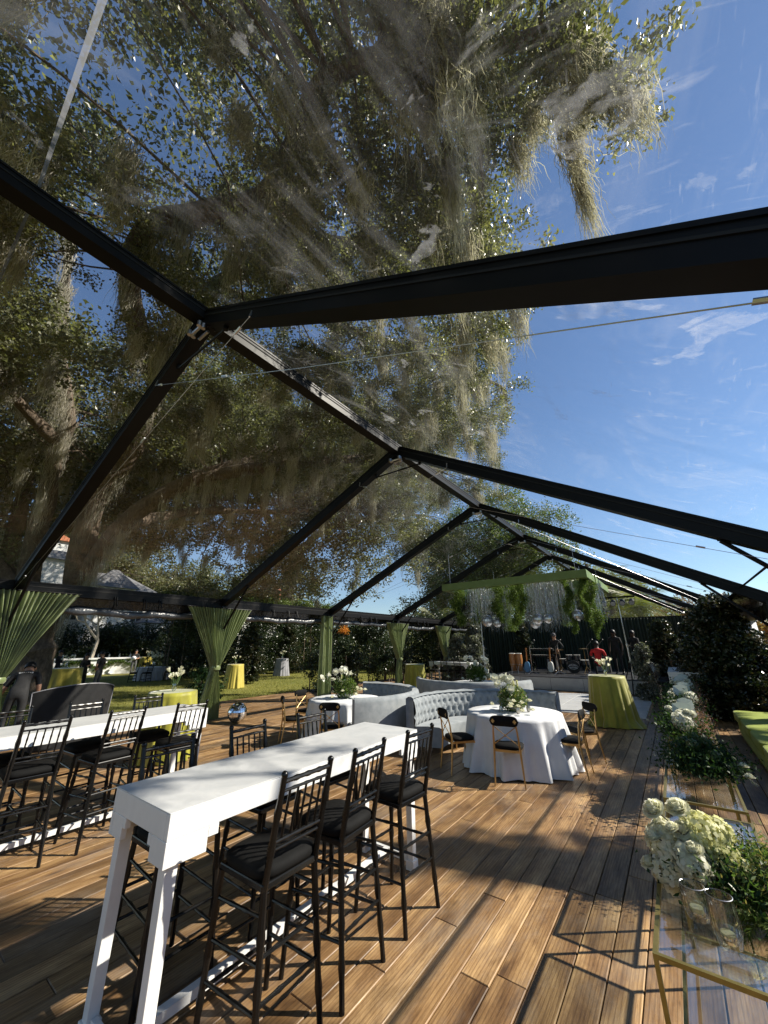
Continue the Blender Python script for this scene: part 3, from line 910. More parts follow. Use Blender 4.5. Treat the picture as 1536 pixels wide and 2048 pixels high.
def clear_sun(cs, targets):
    keep = np.ones(len(cs), bool)
    for p, rad_ in targets:
        d = cs - np.array(p); al = d @ SV
        keep &= ~((al > -1) & (np.linalg.norm(d - al[:, None] * SV, axis=1) < rad_))
    return cs[keep]
SUNT = [((-18, 2.85, 10.6), 1.5), ((-17.2, 2.2, 12.3), 1.3), ((-15, 4.7, 12), 1.0), ((-18, 4.6, 6), 1.0), ((-17.5, 12, 0), 1.8), ((-21, 14.5, 0), 1.8), ((-16, 7.5, 0), 1.3), ((-22, 9, 0), 1.6), ((-10.3, 6.1, 1.5), 1.0), ((-10.3, 10.4, 1.3), .9), ((-10.3, 2, 1.6), 1.0), ((-8.5, 5, 0), 1.2)]
nearc, farc, backc = clear_sun(nearc, SUNT), clear_sun(farc, SUNT), clear_sun(backc, SUNT)
allc = np.concatenate([nearc, farc])
twigs_to(trunk_mb, anch, allc[::2], .022)
trunk_mb.build('trunk', M['bark'], oak)
def clump_leaves(centers, per, rad, L, Wd, flat=.3):
    n = len(centers) * per
    idx = np.repeat(np.arange(len(centers)), per)
    # sub-clumps of sprays inside every clump
    sub = rng.normal(size=(len(centers), 14, 3)) * np.array([1, 1, .62]) * rad * .62
    si = rng.integers(0, 14, n)
    C = centers[idx] + sub[idx, si] + rng.normal(size=(n, 3)) * rad * .19
    tone = rng.random(len(centers))[idx] * .45
    return leafquads(C, L, Wd, flat), np.clip(tone + rng.random(n) * .55, 0, 1)
V1, r1_ = clump_leaves(nearc, 1050, .62, .088, .050)
V3, r3_ = clump_leaves(backc, 480, 1.15, .15, .085)
V2, r2_ = clump_leaves(farc, 430, 1.1, .20, .11)
quadcloud('crown', np.concatenate([V1, V2, V3]), np.concatenate([r1_, r2_, r3_]), M['oakleaf'], oak)
# Spanish moss curtains hanging from the limbs and twigs
def moss_bundles(spots, per, spread, lmin, lmax, width=.012, segs=6, wig=.035):
    spots = np.asarray(spots)
    n = len(spots) * per
    idx = np.repeat(np.arange(len(spots)), per)
    Ls = rng.uniform(lmin, lmax, len(spots))[idx] * (1 - .55 * rng.random(n) ** .7)
    off = rng.normal(size=(n, 3)) * spread
    off[:, 2] *= 1.3
    return strands(spots[idx] + off, Ls, width, segs, wig, (0, 0), off)
low = nearc[nearc[:, 2] < 11.2]
sel = np.concatenate([low[rng.permutation(len(low))[:210]] - np.array((0, 0, .4)), farc[rng.permutation(len(farc))[:200]] - np.array((0, 0, .6))])
mA, ra = moss_bundles(sel, 130, .13, .5, 1.9, .017)
limb_pts = np.array(anch)[rng.integers(0, len(anch), 260)]
mB, rb = moss_bundles(limb_pts, 80, .14, .7, 2.4, .015)
# long beards that hang in the open by the crown edge
beards = np.array([(-.84, 2.39, 9.9), (-.6, 2.7, 10), (-.9, 2.95, 9.8), (-.7, 2.5, 10.4), (-1.0, 2.7, 10.2), (-1.2, 2.2, 10.3), (-1.3, 3.05, 9.7), (-.8, 3.3, 9.7), (.46, 3.8, 10.3), (.8, 4.25, 10.2), (.6, 4.5, 10), (1.0, 4.55, 9.9), (.35, 4.9, 9.9), (-3.9, 1.5, 10), (-3.1, 1.7, 10), (-2.9, 2.3, 9.9), (-5.9, .6, 10), (-4, 2.9, 10), (-2.35, 5.75, 11.7), (-2.2, 5.6, 12.3), (-2.45, 5.2, 12.2), (-2.6, 5.5, 11.9), (-2.1, 5.1, 12.4), (-.5, 5.35, 11.4), (-.1, 5.2, 11.8), (.3, 5.0, 11.5), (.75, 5.2, 11.3), (.9, 4.8, 11.6), (-2.8, 4.7, 12.3), (-3.1, 5.0, 12.2), (-3.9, 4.4, 11.9), (-5.2, 3.4, 11.3), (-4.1, 3.1, 11.4), (-4.6, 8.1, 11.2), (-5.6, 9.1, 11.4), (-5.1, 10.4, 11)])
mC, rc = moss_bundles(beards, 230, .13, .9, 2.1, .016, 9, .03)
mD, rd = moss_bundles(np.array([(-1.34, 3.72, 9.9), (-1.36, 3.76, 9.3), (.33, 5.2, 9.5)]), 260, .05, 2.0, 2.6, .013, 12, .018)
quadcloud('hanging_moss', np.concatenate([mA, mB, mC, mD]), np.concatenate([ra, rb, rc, rd]), M['moss'], oak)


def tree(name, label, base, limbs, centers, per, rad, L, Wd, leaf, bark='bark', cat='tree', group=None, moss=0, twig=.03, tw=2):
    root = empty(name, label, cat, (0, 0, 0), 0, group)
    mb = MB(); an = []
    for P, r0, r1 in limbs:
        an += list(branch_tube(mb, P, r0, r1, 9))
    centers = np.asarray(centers)
    twigs_to(mb, an, centers[::tw], twig)
    mb.build('trunk', M[bark], root)
    V, rr = clump_leaves(centers, per, rad, L, Wd)
    quadcloud('crown', V, rr, M[leaf], root)
    if moss:
        mm, rr = moss_bundles(centers[rng.integers(0, len(centers), moss)] - np.array((0, 0, rad * .5)), 45, rad * .3, 1.2, 3.4, .03, 5, .05)
        quadcloud('hanging_moss', mm, rr, M['moss'], root)
    return root


def blob(n, c, r, zmin=None):
    """clump centres in an ellipsoid shell-heavy volume"""
    d = unit(rng.normal(size=(n, 3))) * (rng.random(n) ** .45)[:, None]
    P = np.array(c) + d * np.array(r)
    if zmin is not None: P[:, 2] = np.maximum(P[:, 2], zmin + rng.random(n) * .5)
    return P

# unseen oak to the right, clumps placed so their shade lands on chosen boards
tg = []
for i in range(34): tg.append((rng.uniform(-4.95, -4.1), rng.uniform(-.6, 1.6), .42))
for i in range(9): tg.append((-.5 - 1.75 * i / 8, 4.85 - 1.2 * i / 8 + rng.uniform(-.1, .1), .24))
for i in range(22): tg.append((rng.uniform(-1.9, .4), rng.uniform(6.3, 10.5), .26))
rc_, rr_ = [], []
for gx, gy, rad_ in tg:
    z = rng.uniform(7.4, 8.4) if gx < -4 else rng.uniform(8.2, 9.8); k_ = z / SUND[2]
    rc_.append((gx + SUND[0] * k_, gy + SUND[1] * k_, z)); rr_.append(rad_)
rc_ = np.array(rc_); rr_ = np.array(rr_)
_q = rc_ - np.array((0, 0, CAMZ)); _dp = _q @ np.array(_f)
_ok = (_dp < .1) | (_q @ np.array(_r2) / np.maximum(_dp, .1) * FPX > 768 + 250)     # drop clumps that would come into view
rc_, rr_ = rc_[_ok], rr_[_ok]
root = empty('unseen_oak', 'unseen live oak right of the tent, its crown shaped to dapple the boards', 'tree')
mb = MB(); an = []
for P, r0, r1 in (([(10.5, 11, GZ - .2), (10.2, 11, 3), (9.6, 11, 6), (8.4, 11, 8.6)], .5, .16), ([(9.8, 11, 5), (8, 9.4, 7.6), (5.4, 8.0, 8.6)], .24, .06), ([(9.8, 11, 5), (9.6, 14, 8), (8.5, 17, 9.2)], .22, .06), ([(8.6, 10, 7.2), (9.6, 7, 9.2)], .14, .05)):
    an += list(branch_tube(mb, P, r0, r1, 9)[3:])
twigs_to(mb, an, rc_, .014); mb.build('trunk', M['bark'], root)
Vs, Rs = [], []
for c, q in zip(rc_, rr_):
    V, r_ = clump_leaves(c[None], int(900 * q / .4 + 250), q * 1.25, .088, .05); Vs.append(V); Rs.append(r_)
quadcloud('crown', np.concatenate(Vs), np.concatenate(Rs), M['oakleaf'], root)
# second oak behind the lawn, branching against the sky
tree('live_oak', 'dark mossy oak standing on the far lawn with a forked trunk against blue sky', None,
     [([(-32, 26.1, GZ - .2), (-32, 26.1, 3.8), (-32, 26.1, 7.4), (-31, 26.05, 11)], .95, .6),
      ([(-31, 26.05, 11), (-29, 29, 14.5), (-26, 34.6, 16.5), (-24, 40, 18)], .5, .12),
      ([(-31, 26.05, 11), (-30, 21.6, 13.6), (-28, 16.2, 17.5), (-26, 12.9, 20)], .45, .1),
      ([(-29, 29, 14.5), (-27, 25.2, 18), (-24, 17, 21)], .35, .1)],
     np.concatenate([blob(150, (-26, 30, 20), (9, 13, 5)), blob(110, (-28, 15, 18.5), (8, 9, 4.5)), blob(60, (-22, 38, 13.5), (5, 8, 3))]), 380, 1.5, .26, .13, 'oakleaf', moss=130)
tree('live_oak', 'oak at the left behind the nearest curtain, leaning out over the lawn', None,
     [([(-26.5, 4.2, GZ - .2), (-26, 4.4, 1.8), (-26, 3.5, 6.5), (-25, 2.9, 11.6), (-24, .8, 16)], .6, .15),
      ([(-26, 3.5, 6.5), (-28, 8, 10), (-30, 13, 12.5)], .3, .1)],
     np.concatenate([blob(90, (-27, -1, 11), (6, 7, 5)), blob(80, (-31, 9, 12.5), (5, 7, 3))]), 380, 1.4, .22, .11, 'oakleaf', moss=60)
tree('broad_oak', 'tall dark tree rising behind the white house', None,
     [([(-57, 15, GZ), (-57, 15, 6), (-56, 16, 12)], .6, .25)],
     np.concatenate([blob(150, (-57, 14, 12), (5, 11, 6), 2), blob(110, (-52, 27, 7.5), (4, 8, 5.5), .6)]), 300, 1.6, .34, .18, 'oakleaf', moss=40)
# trees behind the stage, right of the oaks
tree('broad_oak', 'green broad tree rising behind the left end of the stage', None,
     [([(-15, 42, GZ), (-15, 42, 6), (-13, 42, 11)], .6, .25), ([(-15, 42, 6), (-18, 43, 11)], .3, .12)],
     np.concatenate([blob(260, (-15, 42, 10.5), (8.5, 5, 9.0), .8), blob(60, (-20, 38, 6), (5, 4, 5.5), .5)]), 330, 1.4, .26, .14, 'ivy', moss=40)
tree('broad_oak', 'olive broad tree with open crown behind the gable', None,
     [([(-6.5, 46, GZ), (-6.5, 46, 5), (-6, 46, 10)], .5, .2)],
     np.concatenate([blob(190, (-7, 46, 4.9), (6, 4.5, 4.3), .6)]), 330, 1.3, .26, .14, 'oakleaf', moss=20)
tree('bare_tree', 'reddish brown winter tree behind the stage lights', None,
     [([(1, 44, GZ), (1, 44, 2.4), (2, 44, 4.4)], .3, .1)],
     np.concatenate([blob(110, (1.0, 44, 2.7), (5.5, 4, 2.8), .3)]), 260, 1.2, .2, .1, 'brownleaf')
tree('pale_tree', 'thin pale leafed tree at the far right beyond the tent', None,
     [([(12, 48, GZ), (12, 48, 3), (12.5, 48, 6)], .3, .1)],
     np.concatenate([blob(70, (12, 48, 4), (5, 4, 3.2), .3)]), 240, 1.1, .2, .1, 'silverleaf')
tree('orange_tree', 'small tree with orange autumn leaves seen past the sheer curtain', None,
     [([(7.1, 44, GZ), (7.1, 44, 1.0), (7.2, 43.7, 2.4)], .14, .05)],
     blob(12, (7.2, 43.5, 2.2), (1.1, 1.2, .9), 1.4), 330, .45, .16, .09, 'orangeleaf')
tree('orange_tree', 'rust coloured shrub glowing behind the straight curtain', None,
     [([(-20.5, 22.3, GZ), (-20.5, 22.3, 1), (-20.4, 22.4, 2.6)], .08, .03)],
     blob(7, (-20.5, 22.3, 2.8), (.3, .3, .4)), 80, .22, .12, .07, 'orangeleaf')
# bare pale tree on the lawn
root = empty('bare_tree', 'small leafless tree with pale branching trunk before the white house', 'tree', (-38.6, 11.9, GZ))
mb = MB()
def grow(p, d, L, r, lev):
    q = p + d * L
    mb.tube([p, (p + q) / 2 + rng.normal(size=3) * L * .06, q], [r, r * .85, r * .7], 6)
    if lev == 0: return
    for i in range(3 if lev > 1 else 2):
        nd = unit(d + rng.normal(size=3) * .55 + np.array((0, 0, .15)))
        grow(q, nd, L * rng.uniform(.62, .8), r * .6, lev - 1)
grow(np.array((0, 0, 0.)), unit(np.array((.05, .06, 1.))), 2.5, .17, 5)
mb.build('branches', M['palebark'], root)

# palms beyond the stage
def palm(loc, h, label, nf=26, fl=2.4):
    root = empty('palm_tree', label, 'tree', loc, 0, 'palms behind the stage')
    mb = MB()
    mb.tube([(0, 0, -.1), (.05, 0, h * .5), (0, .03, h)], [.22, .17, .18], 10)
    mb.build('trunk', M['bark'], root)
    qs, rr = [], []
    for i in range(nf):
        a = rng.uniform(0, 2 * PI); el = rng.uniform(-.5, 1.2)
        d = np.array((math.cos(a) * math.cos(el), math.sin(a) * math.cos(el), math.sin(el)))
        side = np.array((-math.sin(a), math.cos(a), 0))
        P = [np.array((0, 0, h))]
        for s_ in range(8):
            P.append(P[-1] + unit(d - np.array((0, 0, .11 * s_))) * fl / 8)
        v_ = rng.random()
        for s_ in range(1, 9):
            for sg in (-1, 1):
                for j in range(3):
                    p = P[s_ - 1] + (P[s_] - P[s_ - 1]) * j / 3
                    tip = p + side * sg * fl * .28 + d * fl * .15 - np.array((0, 0, fl * (.10 + .12 * rng.random())))
                    w = d * .018 * fl / 2
                    qs.append([p - w, p + w, tip + w * .2, tip - w * .2]); rr.append(v_ * .6 + .4 * rng.random())
    quadcloud('fronds', np.array(qs), np.array(rr), M['palmleaf'], root)
    return root
palm((-1.4, 30, GZ), 4.2, 'short palm with drooping pale fronds right of the hanging beam', 44, 2.3)
palm((-3.2, 33, GZ), 5.6, 'taller palm whose fronds show over the green beam', 40, 2.4)
palm((-16.5, 30, GZ), 3.6, 'low palm with pale fronds behind the left curtains', 36, 2.2)


def leafy_mass(name, label, cat, c, r, n, per, rad, L, Wd, leaf, kind=None, group=None, box=False, core=True):
    root = empty(name, label, cat, (0, 0, 0), 0, group, kind)
    if box:
        cs = np.array(c) + rng.uniform(-1, 1, size=(n, 3)) * np.array(r)
    else:
        cs = blob(n, c, r)
    cs[:, 2] = np.maximum(cs[:, 2], GZ + .15)
    V, rr = clump_leaves(cs, per, rad, L, Wd)
    quadcloud('foliage', V, rr, M[leaf], root)
    mb = MB()
    for q in cs[::max(1, n // 14)]:
        mb.tube([(q[0], q[1], GZ - .05), (q[0] + rng.normal() * .1, q[1] + rng.normal() * .1, q[2])], [.04, .012], 5)
    mb.build('stems', M['bark'], root)
    return root
# tall clipped hedges bounding the lawn
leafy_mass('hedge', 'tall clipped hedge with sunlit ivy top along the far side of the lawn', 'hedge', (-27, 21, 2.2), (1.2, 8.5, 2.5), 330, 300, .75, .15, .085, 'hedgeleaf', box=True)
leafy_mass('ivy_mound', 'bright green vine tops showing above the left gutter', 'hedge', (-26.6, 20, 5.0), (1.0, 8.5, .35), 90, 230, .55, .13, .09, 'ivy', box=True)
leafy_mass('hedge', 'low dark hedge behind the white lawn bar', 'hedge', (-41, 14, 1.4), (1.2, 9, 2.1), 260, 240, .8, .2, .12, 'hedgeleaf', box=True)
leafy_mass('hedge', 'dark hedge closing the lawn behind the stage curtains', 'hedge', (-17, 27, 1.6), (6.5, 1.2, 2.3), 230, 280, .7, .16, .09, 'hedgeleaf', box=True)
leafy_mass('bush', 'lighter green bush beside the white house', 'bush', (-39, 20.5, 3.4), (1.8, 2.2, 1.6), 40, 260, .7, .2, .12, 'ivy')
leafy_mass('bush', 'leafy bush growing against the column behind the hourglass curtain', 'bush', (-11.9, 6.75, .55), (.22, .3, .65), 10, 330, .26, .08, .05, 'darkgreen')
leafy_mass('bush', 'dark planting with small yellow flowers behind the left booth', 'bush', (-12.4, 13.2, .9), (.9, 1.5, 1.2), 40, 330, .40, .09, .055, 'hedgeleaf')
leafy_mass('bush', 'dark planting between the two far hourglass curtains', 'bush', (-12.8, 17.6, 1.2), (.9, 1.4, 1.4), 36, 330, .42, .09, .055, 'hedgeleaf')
leafy_mass('hedge', 'unseen hedge row added right of the tent to shade the deck', 'hedge', (3.2, 4.6, 1.05), (.42, 8.8, 1.05), 380, 300, .26, .10, .06, 'hedgeleaf', box=True)  # added out of view to shade the right-hand boards and lime sofa


def cone_tree(loc, h, r, label, leaf, group, per=420, n=90, L=.085):
    root = empty('cone_tree', label, 'tree', loc, 0, group)
    cs = []
    for i in range(n):
        z = .12 + (h - .16) * rng.random() ** 1.25
        f = 1 - z / h
        rr = r * (f ** .62) * (.55 + .45 * rng.random()) * (1 if z > .5 else .8)
        a = rng.uniform(0, 2 * PI)
        cs.append((rr * math.cos(a), rr * math.sin(a), z))
    V, rr = clump_leaves(np.array(cs), per, r * .22, L, L * .55)
    V[..., 2] = np.maximum(V[..., 2], .02)
    quadcloud('foliage', V, rr, M[leaf], root)
    mb = MB(); mb.tube([(0, 0, 0), (0, 0, h * .9)], [.05, .015], 8); mb.build('trunk', M['bark'], root)
    return root
G1 = 'clipped cone trees flanking the stage'
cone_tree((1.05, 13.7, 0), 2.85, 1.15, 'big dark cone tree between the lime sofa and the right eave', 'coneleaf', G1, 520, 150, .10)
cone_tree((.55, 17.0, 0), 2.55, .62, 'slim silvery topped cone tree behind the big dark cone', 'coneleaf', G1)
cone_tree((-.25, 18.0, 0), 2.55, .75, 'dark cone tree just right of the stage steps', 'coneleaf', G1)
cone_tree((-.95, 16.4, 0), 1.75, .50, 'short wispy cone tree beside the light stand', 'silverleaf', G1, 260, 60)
cone_tree((-8.5, 17.6, 0), 2.25, .75, 'silvery cone tree left of the stage, the nearer of the pair', 'silverleaf', G1)
cone_tree((-7.55, 17.3, 0), 2.1, .62, 'silvery cone tree touching the stage corner', 'silverleaf', G1)
cone_tree((-8.9, 20.5, 0), 3.0, .7, 'tall silvery cone tree behind the left pair', 'silverleaf', G1)
cone_tree((-6.5, 21.2, .5), 2.6, .55, 'dark cone tree on the stage in front of the backdrop', 'coneleaf', G1)
cone_tree((-19.6, 13.6, GZ), 3.0, .95, 'dark cone tree on the lawn behind the ochre covered table', 'coneleaf', G1)
cone_tree((-23.8, 20.0, GZ), 3.4, 1.1, 'rusty cone tree on the lawn behind the grey covered table', 'coneleaf', G1)
cone_tree((-36, 16.0, GZ), 3.0, 1.1, 'cone tree at the far end of the lawn near the house', 'hedgeleaf', G1, 260)

# ================================================================== BUILDINGS
def window(mb_frame, mb_pane, c, w, h, n):
    pass
house = empty('white_house', 'white stucco house with grey hipped roofs and a red tiled tower', 'house', (0, 0, GZ))
mb = MB()
mb.box((-49, 14.0, 3.6), (7, 11, 7.2)); mb.box((-46.2, 9.3, 4.9), (4, 3.4, 9.8)); mb.box((-47.5, 9.2, 10.2), (2.6, 2.4, 3.2)); mb.box((-44.8, 14.2, 3.5), (2.2, 3.6, 8.2))
mb.box((-46, 19.5, 2.1), (5, 4.5, 4.3))
mb.build('wall', M['stucco'], house, smooth=False)
mb = MB()
mb.box((-49, 14.0, 8.4), (7.6, 11.6, 2.4), top=(.6, 5)); mb.box((-44.8, 14.2, 8.5), (2.8, 4.2, 1.9), top=(.1, .6)); mb.box((-46.2, 9.3, 10.1), (4.6, 4.0, .9), top=(3, 2.4)); mb.box((-46, 19.5, 4.9), (5.6, 5.1, 1.2), top=(3, 1))
mb.build('roof', M['slate'], house, smooth=False)
mb = MB(); mb.box((-47.5, 9.2, 12.2), (3.2, 3.0, .8), top=(1.2, 1)); mb.build('tower_roof', M['redtile'], house, smooth=False)
for (y, z, w, h, x) in ((13.4, 5.6, .75, 1.4, -43.68), (14.9, 5.6, .75, 1.4, -43.68), (14.2, 3.0, 1.4, 1.4, -43.68), (17.2, 5.2, 1, 1.5, -45.48), (11.6, 5.2, .9, 1.5, -45.48), (9.4, 6.4, .9, 1.3, -44.18), (18.6, 2.6, 1.3, 1.3, -43.48), (20.6, 2.6, 1.1, 1.3, -43.48), (9.3, 10.2, .8, .9, -46.18)):
    mb = MB()
    for s1 in (-1, 1):
        mb.box((x, y + s1 * (w / 2 + .05), z), (.10, .1, h + .2)); mb.box((x, y, z + s1 * (h / 2 + .05)), (.12, w, .1))
    mb.box((x + .02, y, z), (.04, .05, h)); mb.box((x + .02, y, z), (.045, w, .05))
    wf = mb.build('window', M['whitepaint'], house, smooth=False)
    mb = MB(); mb.box((x - .02, y, z), (.03, w, h)); mb.build('pane', M['window'], wf, smooth=False)
root = empty('brick_chimney', 'red brick chimney showing above the far trees', 'chimney', (-60, 46.2, GZ))
mb = MB(); mb.box((0, 0, 6), (1.3, 1.3, 12)); mb.box((0, 0, 12.1), (1.6, 1.6, .3)); mb.box((0, 0, 12.5), (1.1, 1.1, .5)); mb.build('stack', M['redbrick'], root, smooth=False)
root = empty('tiled_house', 'distant house with a terracotta roof beyond the hedge', 'house', (-58, 41, GZ))
mb = MB(); mb.box((0, 0, 3), (8, 12, 6)); mb.build('wall', M['stucco'], root, smooth=False)
mb = MB(); mb.box((0, 0, 7.2), (9, 13, 2.4), top=(1, 7)); mb.build('roof', M['redtile'], root, smooth=False)
mb = MB(); [mb.box((4.02, -4 + 2.6 * i, 3.4), (.08, 1.1, 1.5)) for i in range(4)]; mb.build('window', M['window'], root, smooth=False)
# far treeline to the horizon
cs = []
for i in range(190):
    a = R(-75 + 165 * i / 190)
    d = rng.uniform(75, 105)
    cs.append((d * math.sin(a) * -1 if False else -d * math.sin(a) * 1.0, d * math.cos(a), rng.uniform(.5, 4.2)))
cs += [(-rng.uniform(64, 85), rng.uniform(-15, 62), rng.uniform(.5, 15) * rng.uniform(.5, 1)) for i in range(420)]
V, rr = clump_leaves(np.array(cs), 170, 2.8, .9, .55)
o = quadcloud('far_woods', V, rr, M['oakleaf'])
tag(o, 'far woods along the horizon', 'woods', kind='stuff')

# ================================================================== FURNITURE
def bar_table(loc, label, rz=0, L=2.33, Wt=.66, H=1.07, group='white bar height tables'):
    root = empty('bar_table', label, 'bar table', loc, rz, group)
    mb = MB()
    mb.box((0, 0, H - .0035), (Wt - .001, L - .001, .007))
    mb.build('tabletop', M['whitetop'], root, smooth=False, bevel=.002)
    mb = MB()
    T = .032
    hx, hy = Wt / 2, L / 2
    za = H - .026
    # apron: outer skirt deep at the corners, shallow between, with a step
    za = H - .007
    for s in (-1, 1):
        mb.box((s * (hx - T / 2), 0, za - .055), (T, L - .002, .11))
        mb.box((0, s * (hy - T / 2 - .001), za - .055), (Wt - 2 * T - .002, T, .11))
        for e in (-1, 1):
            mb.box((s * (hx - T / 2), e * (hy - .11), za - .165), (T, .22, .109))
            mb.box((s * (hx - T / 2), e * (hy - .25), za - .135), (T, .058, .049))
            mb.box((s * (hx - .095), e * (hy - T / 2 - .001), za - .165), (.125, T, .109))
            mb.box((s * (hx - .175), e * (hy - T / 2 - .001), za - .135), (.034, T, .049))
    mb.build('apron', M['whitepaint'], root, smooth=False, bevel=.003)
    for sx in (-1, 1):
        for sy in (-1, 1):
            mb = MB()
            mb.box((sx * (hx - .062), sy * (hy - .062), (za - .12) / 2 + .03), (.056, .056, za - .18), top=(.066, .066))
            mb.box((sx * (hx - .062), sy * (hy - .062), .035), (.080, .080, .07))
            mb.build('leg', M['whitepaint'], root, smooth=False, bevel=.003)
        mb = MB()
        mb.box((0, sx * (hy - .062), .07), (Wt - .21, .03, .045))
        mb.build('cross_rail', M['whitepaint'], root, smooth=False)
    mb = MB()
    mb.box((0, 0, .07), (.05, L - .156, .045))
    mb.build('footrail', M['whitepaint'], root, smooth=False)
    return root


def bar_stool(loc, rz, label, group):
    """chiavari stool, faces -X at rz=0 (backrest on +X)"""
    root = empty('bar_stool', label, 'bar stool', loc, rz, group)
    C = M['chairblack']
    def bamboo(mb, a, b, r0, r1, rings=5):
        a, b = np.array(a, float), np.array(b, float)
        ts, rs = [], []
        for i in range(rings * 4 + 1):
            f = i / (rings * 4)
            ts.append(a + (b - a) * f)
            rs.append((r0 + (r1 - r0) * f) * (1.28 if i % 4 == 0 and 0 < i < rings * 4 else 1))
        mb.tube(ts, rs, 8)
    w, dpt, sh, bh = .17, .19, .76, 1.20
    lf = {}
    for sy in (-1, 1):
        mb = MB()
        foot = np.array((.235, sy * (w + .035), 0)); knee = np.array((.175, sy * w, sh - .06)); top = np.array((.275, sy * (w + .003), bh))
        bamboo(mb, foot, knee, .0155, .018, 4)
        bamboo(mb, knee, top, .018, .0155, 3)
        mb.sphere(top + np.array((0, 0, .008)), .019, 8, 6)
        mb.build('back_leg', C, root)
        mb = MB()
        bamboo(mb, (-.215, sy * (w + .045), 0), (-.18, sy * (w + .01), sh - .06), .0150, .018, 4)
        mb.build('front_leg', C, root)
    mb = MB()
    mb.box((0, 0, sh - .045), (.38, .385, .035)); mb.build('seat_frame', C, root, smooth=False, bevel=.008)
    mb = MB()
    def cf(u, v):
        a = u * 2 * PI
        ca, sa = math.cos(a), math.sin(a)
        k = (abs(ca) ** 5 + abs(sa) ** 5) ** (-1 / 5)
        prof = [(.0, .0), (.96, .0), (1.0, .018), (.985, .042), (.86, .058), (.5, .066), (.001, .068)]
        q, z = prof[min(6, int(round(v * 6)))]
        return (k * ca * .195 * q, k * sa * .198 * q, sh - .026 + z)
    mb.grid(cf, 32, 7, close=True)
    mb.build('seat_cushion', M['cushion'], root, sharp=0)
    # stretchers: two heights on every side
    for z, in ((.27,), (.43,), (.60,)):
        f = z / (sh - .06)
        bx, fx = .235 - .06 * f, -.215 + .035 * f
        yb_, yf_ = w + .035 - .035 * f, w + .045 - .035 * f
        segs = [((bx, sy * yb_, z), (fx, sy * yf_, z - .02)) for sy in (-1, 1)]
        if z < .5:
            segs += [((fx, -yf_, z - .05), (fx, yf_, z - .05)), ((bx, -yb_, z + .03), (bx, yb_, z + .03))]
        for a_, b_ in segs:
            mb = MB(); bamboo(mb, a_, b_, .0095, .0095, 3); mb.build('stretcher', C, root)
    def bp(z, y):
        f = (z - (sh - .06)) / (bh - sh + .06)
        return (.175 + .10 * f, y, z)
    for z, r in ((1.175, .012), (1.13, .008), (.90, .010), (.865, .008)):
        mb = MB(); bamboo(mb, bp(z, -w), bp(z, w), r, r, 4); mb.build('back_rail', C, root)
    for i in range(5):
        y = -.115 + .0575 * i
        mb = MB(); bamboo(mb, bp(.90, y), bp(1.13, y), .0068, .0068, 3); mb.build('spindle', C, root)
    return root

T1X, T1Y = -2.52, 2.33
bar_table((T1X, T1Y, 0), 'long white bar table in the foreground, lined with black stools')
T2X, T2Y = -5.53, 1.90
bar_table((T2X, T2Y, 0), 'second long white bar table, its near end cut off at the left photo edge')
bar_table((.02, 14.5, 0), 'narrow looking white bar table seen end on before the clipped trees', group='white bar height tables')
bar_table((-8.1, 16.1, 0), 'far white bar table under the farthest hourglass curtain', rz=R(75), group='white bar height tables')
GS = 'black chiavari stools at the bar tables'
st = bar_stool((-2.08, 1.72, 0), 0, 'black stool nearest the camera on the right side of the foreground table', GS)
for (x, y, rz, lb) in ((-2.08, 2.26, R(4), 'middle black stool on the right side of the foreground table'),
                       (-2.07, 2.93, R(-3), 'black stool by the far end of the foreground table, on its right side'),
                       (-2.84, 1.57, PI, 'black stool half hidden behind the near left corner of the foreground table'),
                       (-2.86, 2.26, PI + R(3), 'middle black stool on the left side of the foreground table'),
                       (-2.84, 2.95, PI - R(3), 'black stool on the left side of the foreground table at its far end'),
                       (-5.24, 1.33, R(-4), 'black stool at the left photo edge facing the second bar table'),
                       (-5.22, 1.97, R(5), 'black stool in the middle of the second bar table, near side'),
                       (-5.12, 2.66, R(-2), 'black stool at the far end of the second bar table, near side'),
                       (-5.86, 1.26, PI, 'black stool behind the second bar table beside the left photo edge'),
                       (-5.84, 1.98, PI + R(4), 'black stool behind the second bar table, before the dark lounge chair'),
                       (-5.82, 2.66, PI - R(4), 'black stool behind the second bar table, before the yellow covered table'),
                       (-.42, 13.9, PI, 'black stool left of the end on bar table, nearer one'),
                       (-.42, 14.6, PI, 'black stool left of the end on bar table, middle one'),
                       (-.42, 15.3, PI, 'black stool left of the end on bar table, farther one'),
                       (-7.55, 15.75, R(-105), 'black stool at the far white bar table, right one'),
                       (-8.1, 15.6, R(-105), 'black stool at the far white bar table, middle one'),
                       (-8.65, 15.45, R(-105), 'black stool at the far white bar table, left one')):
    dup(st, (x, y, 0), rz, lb)


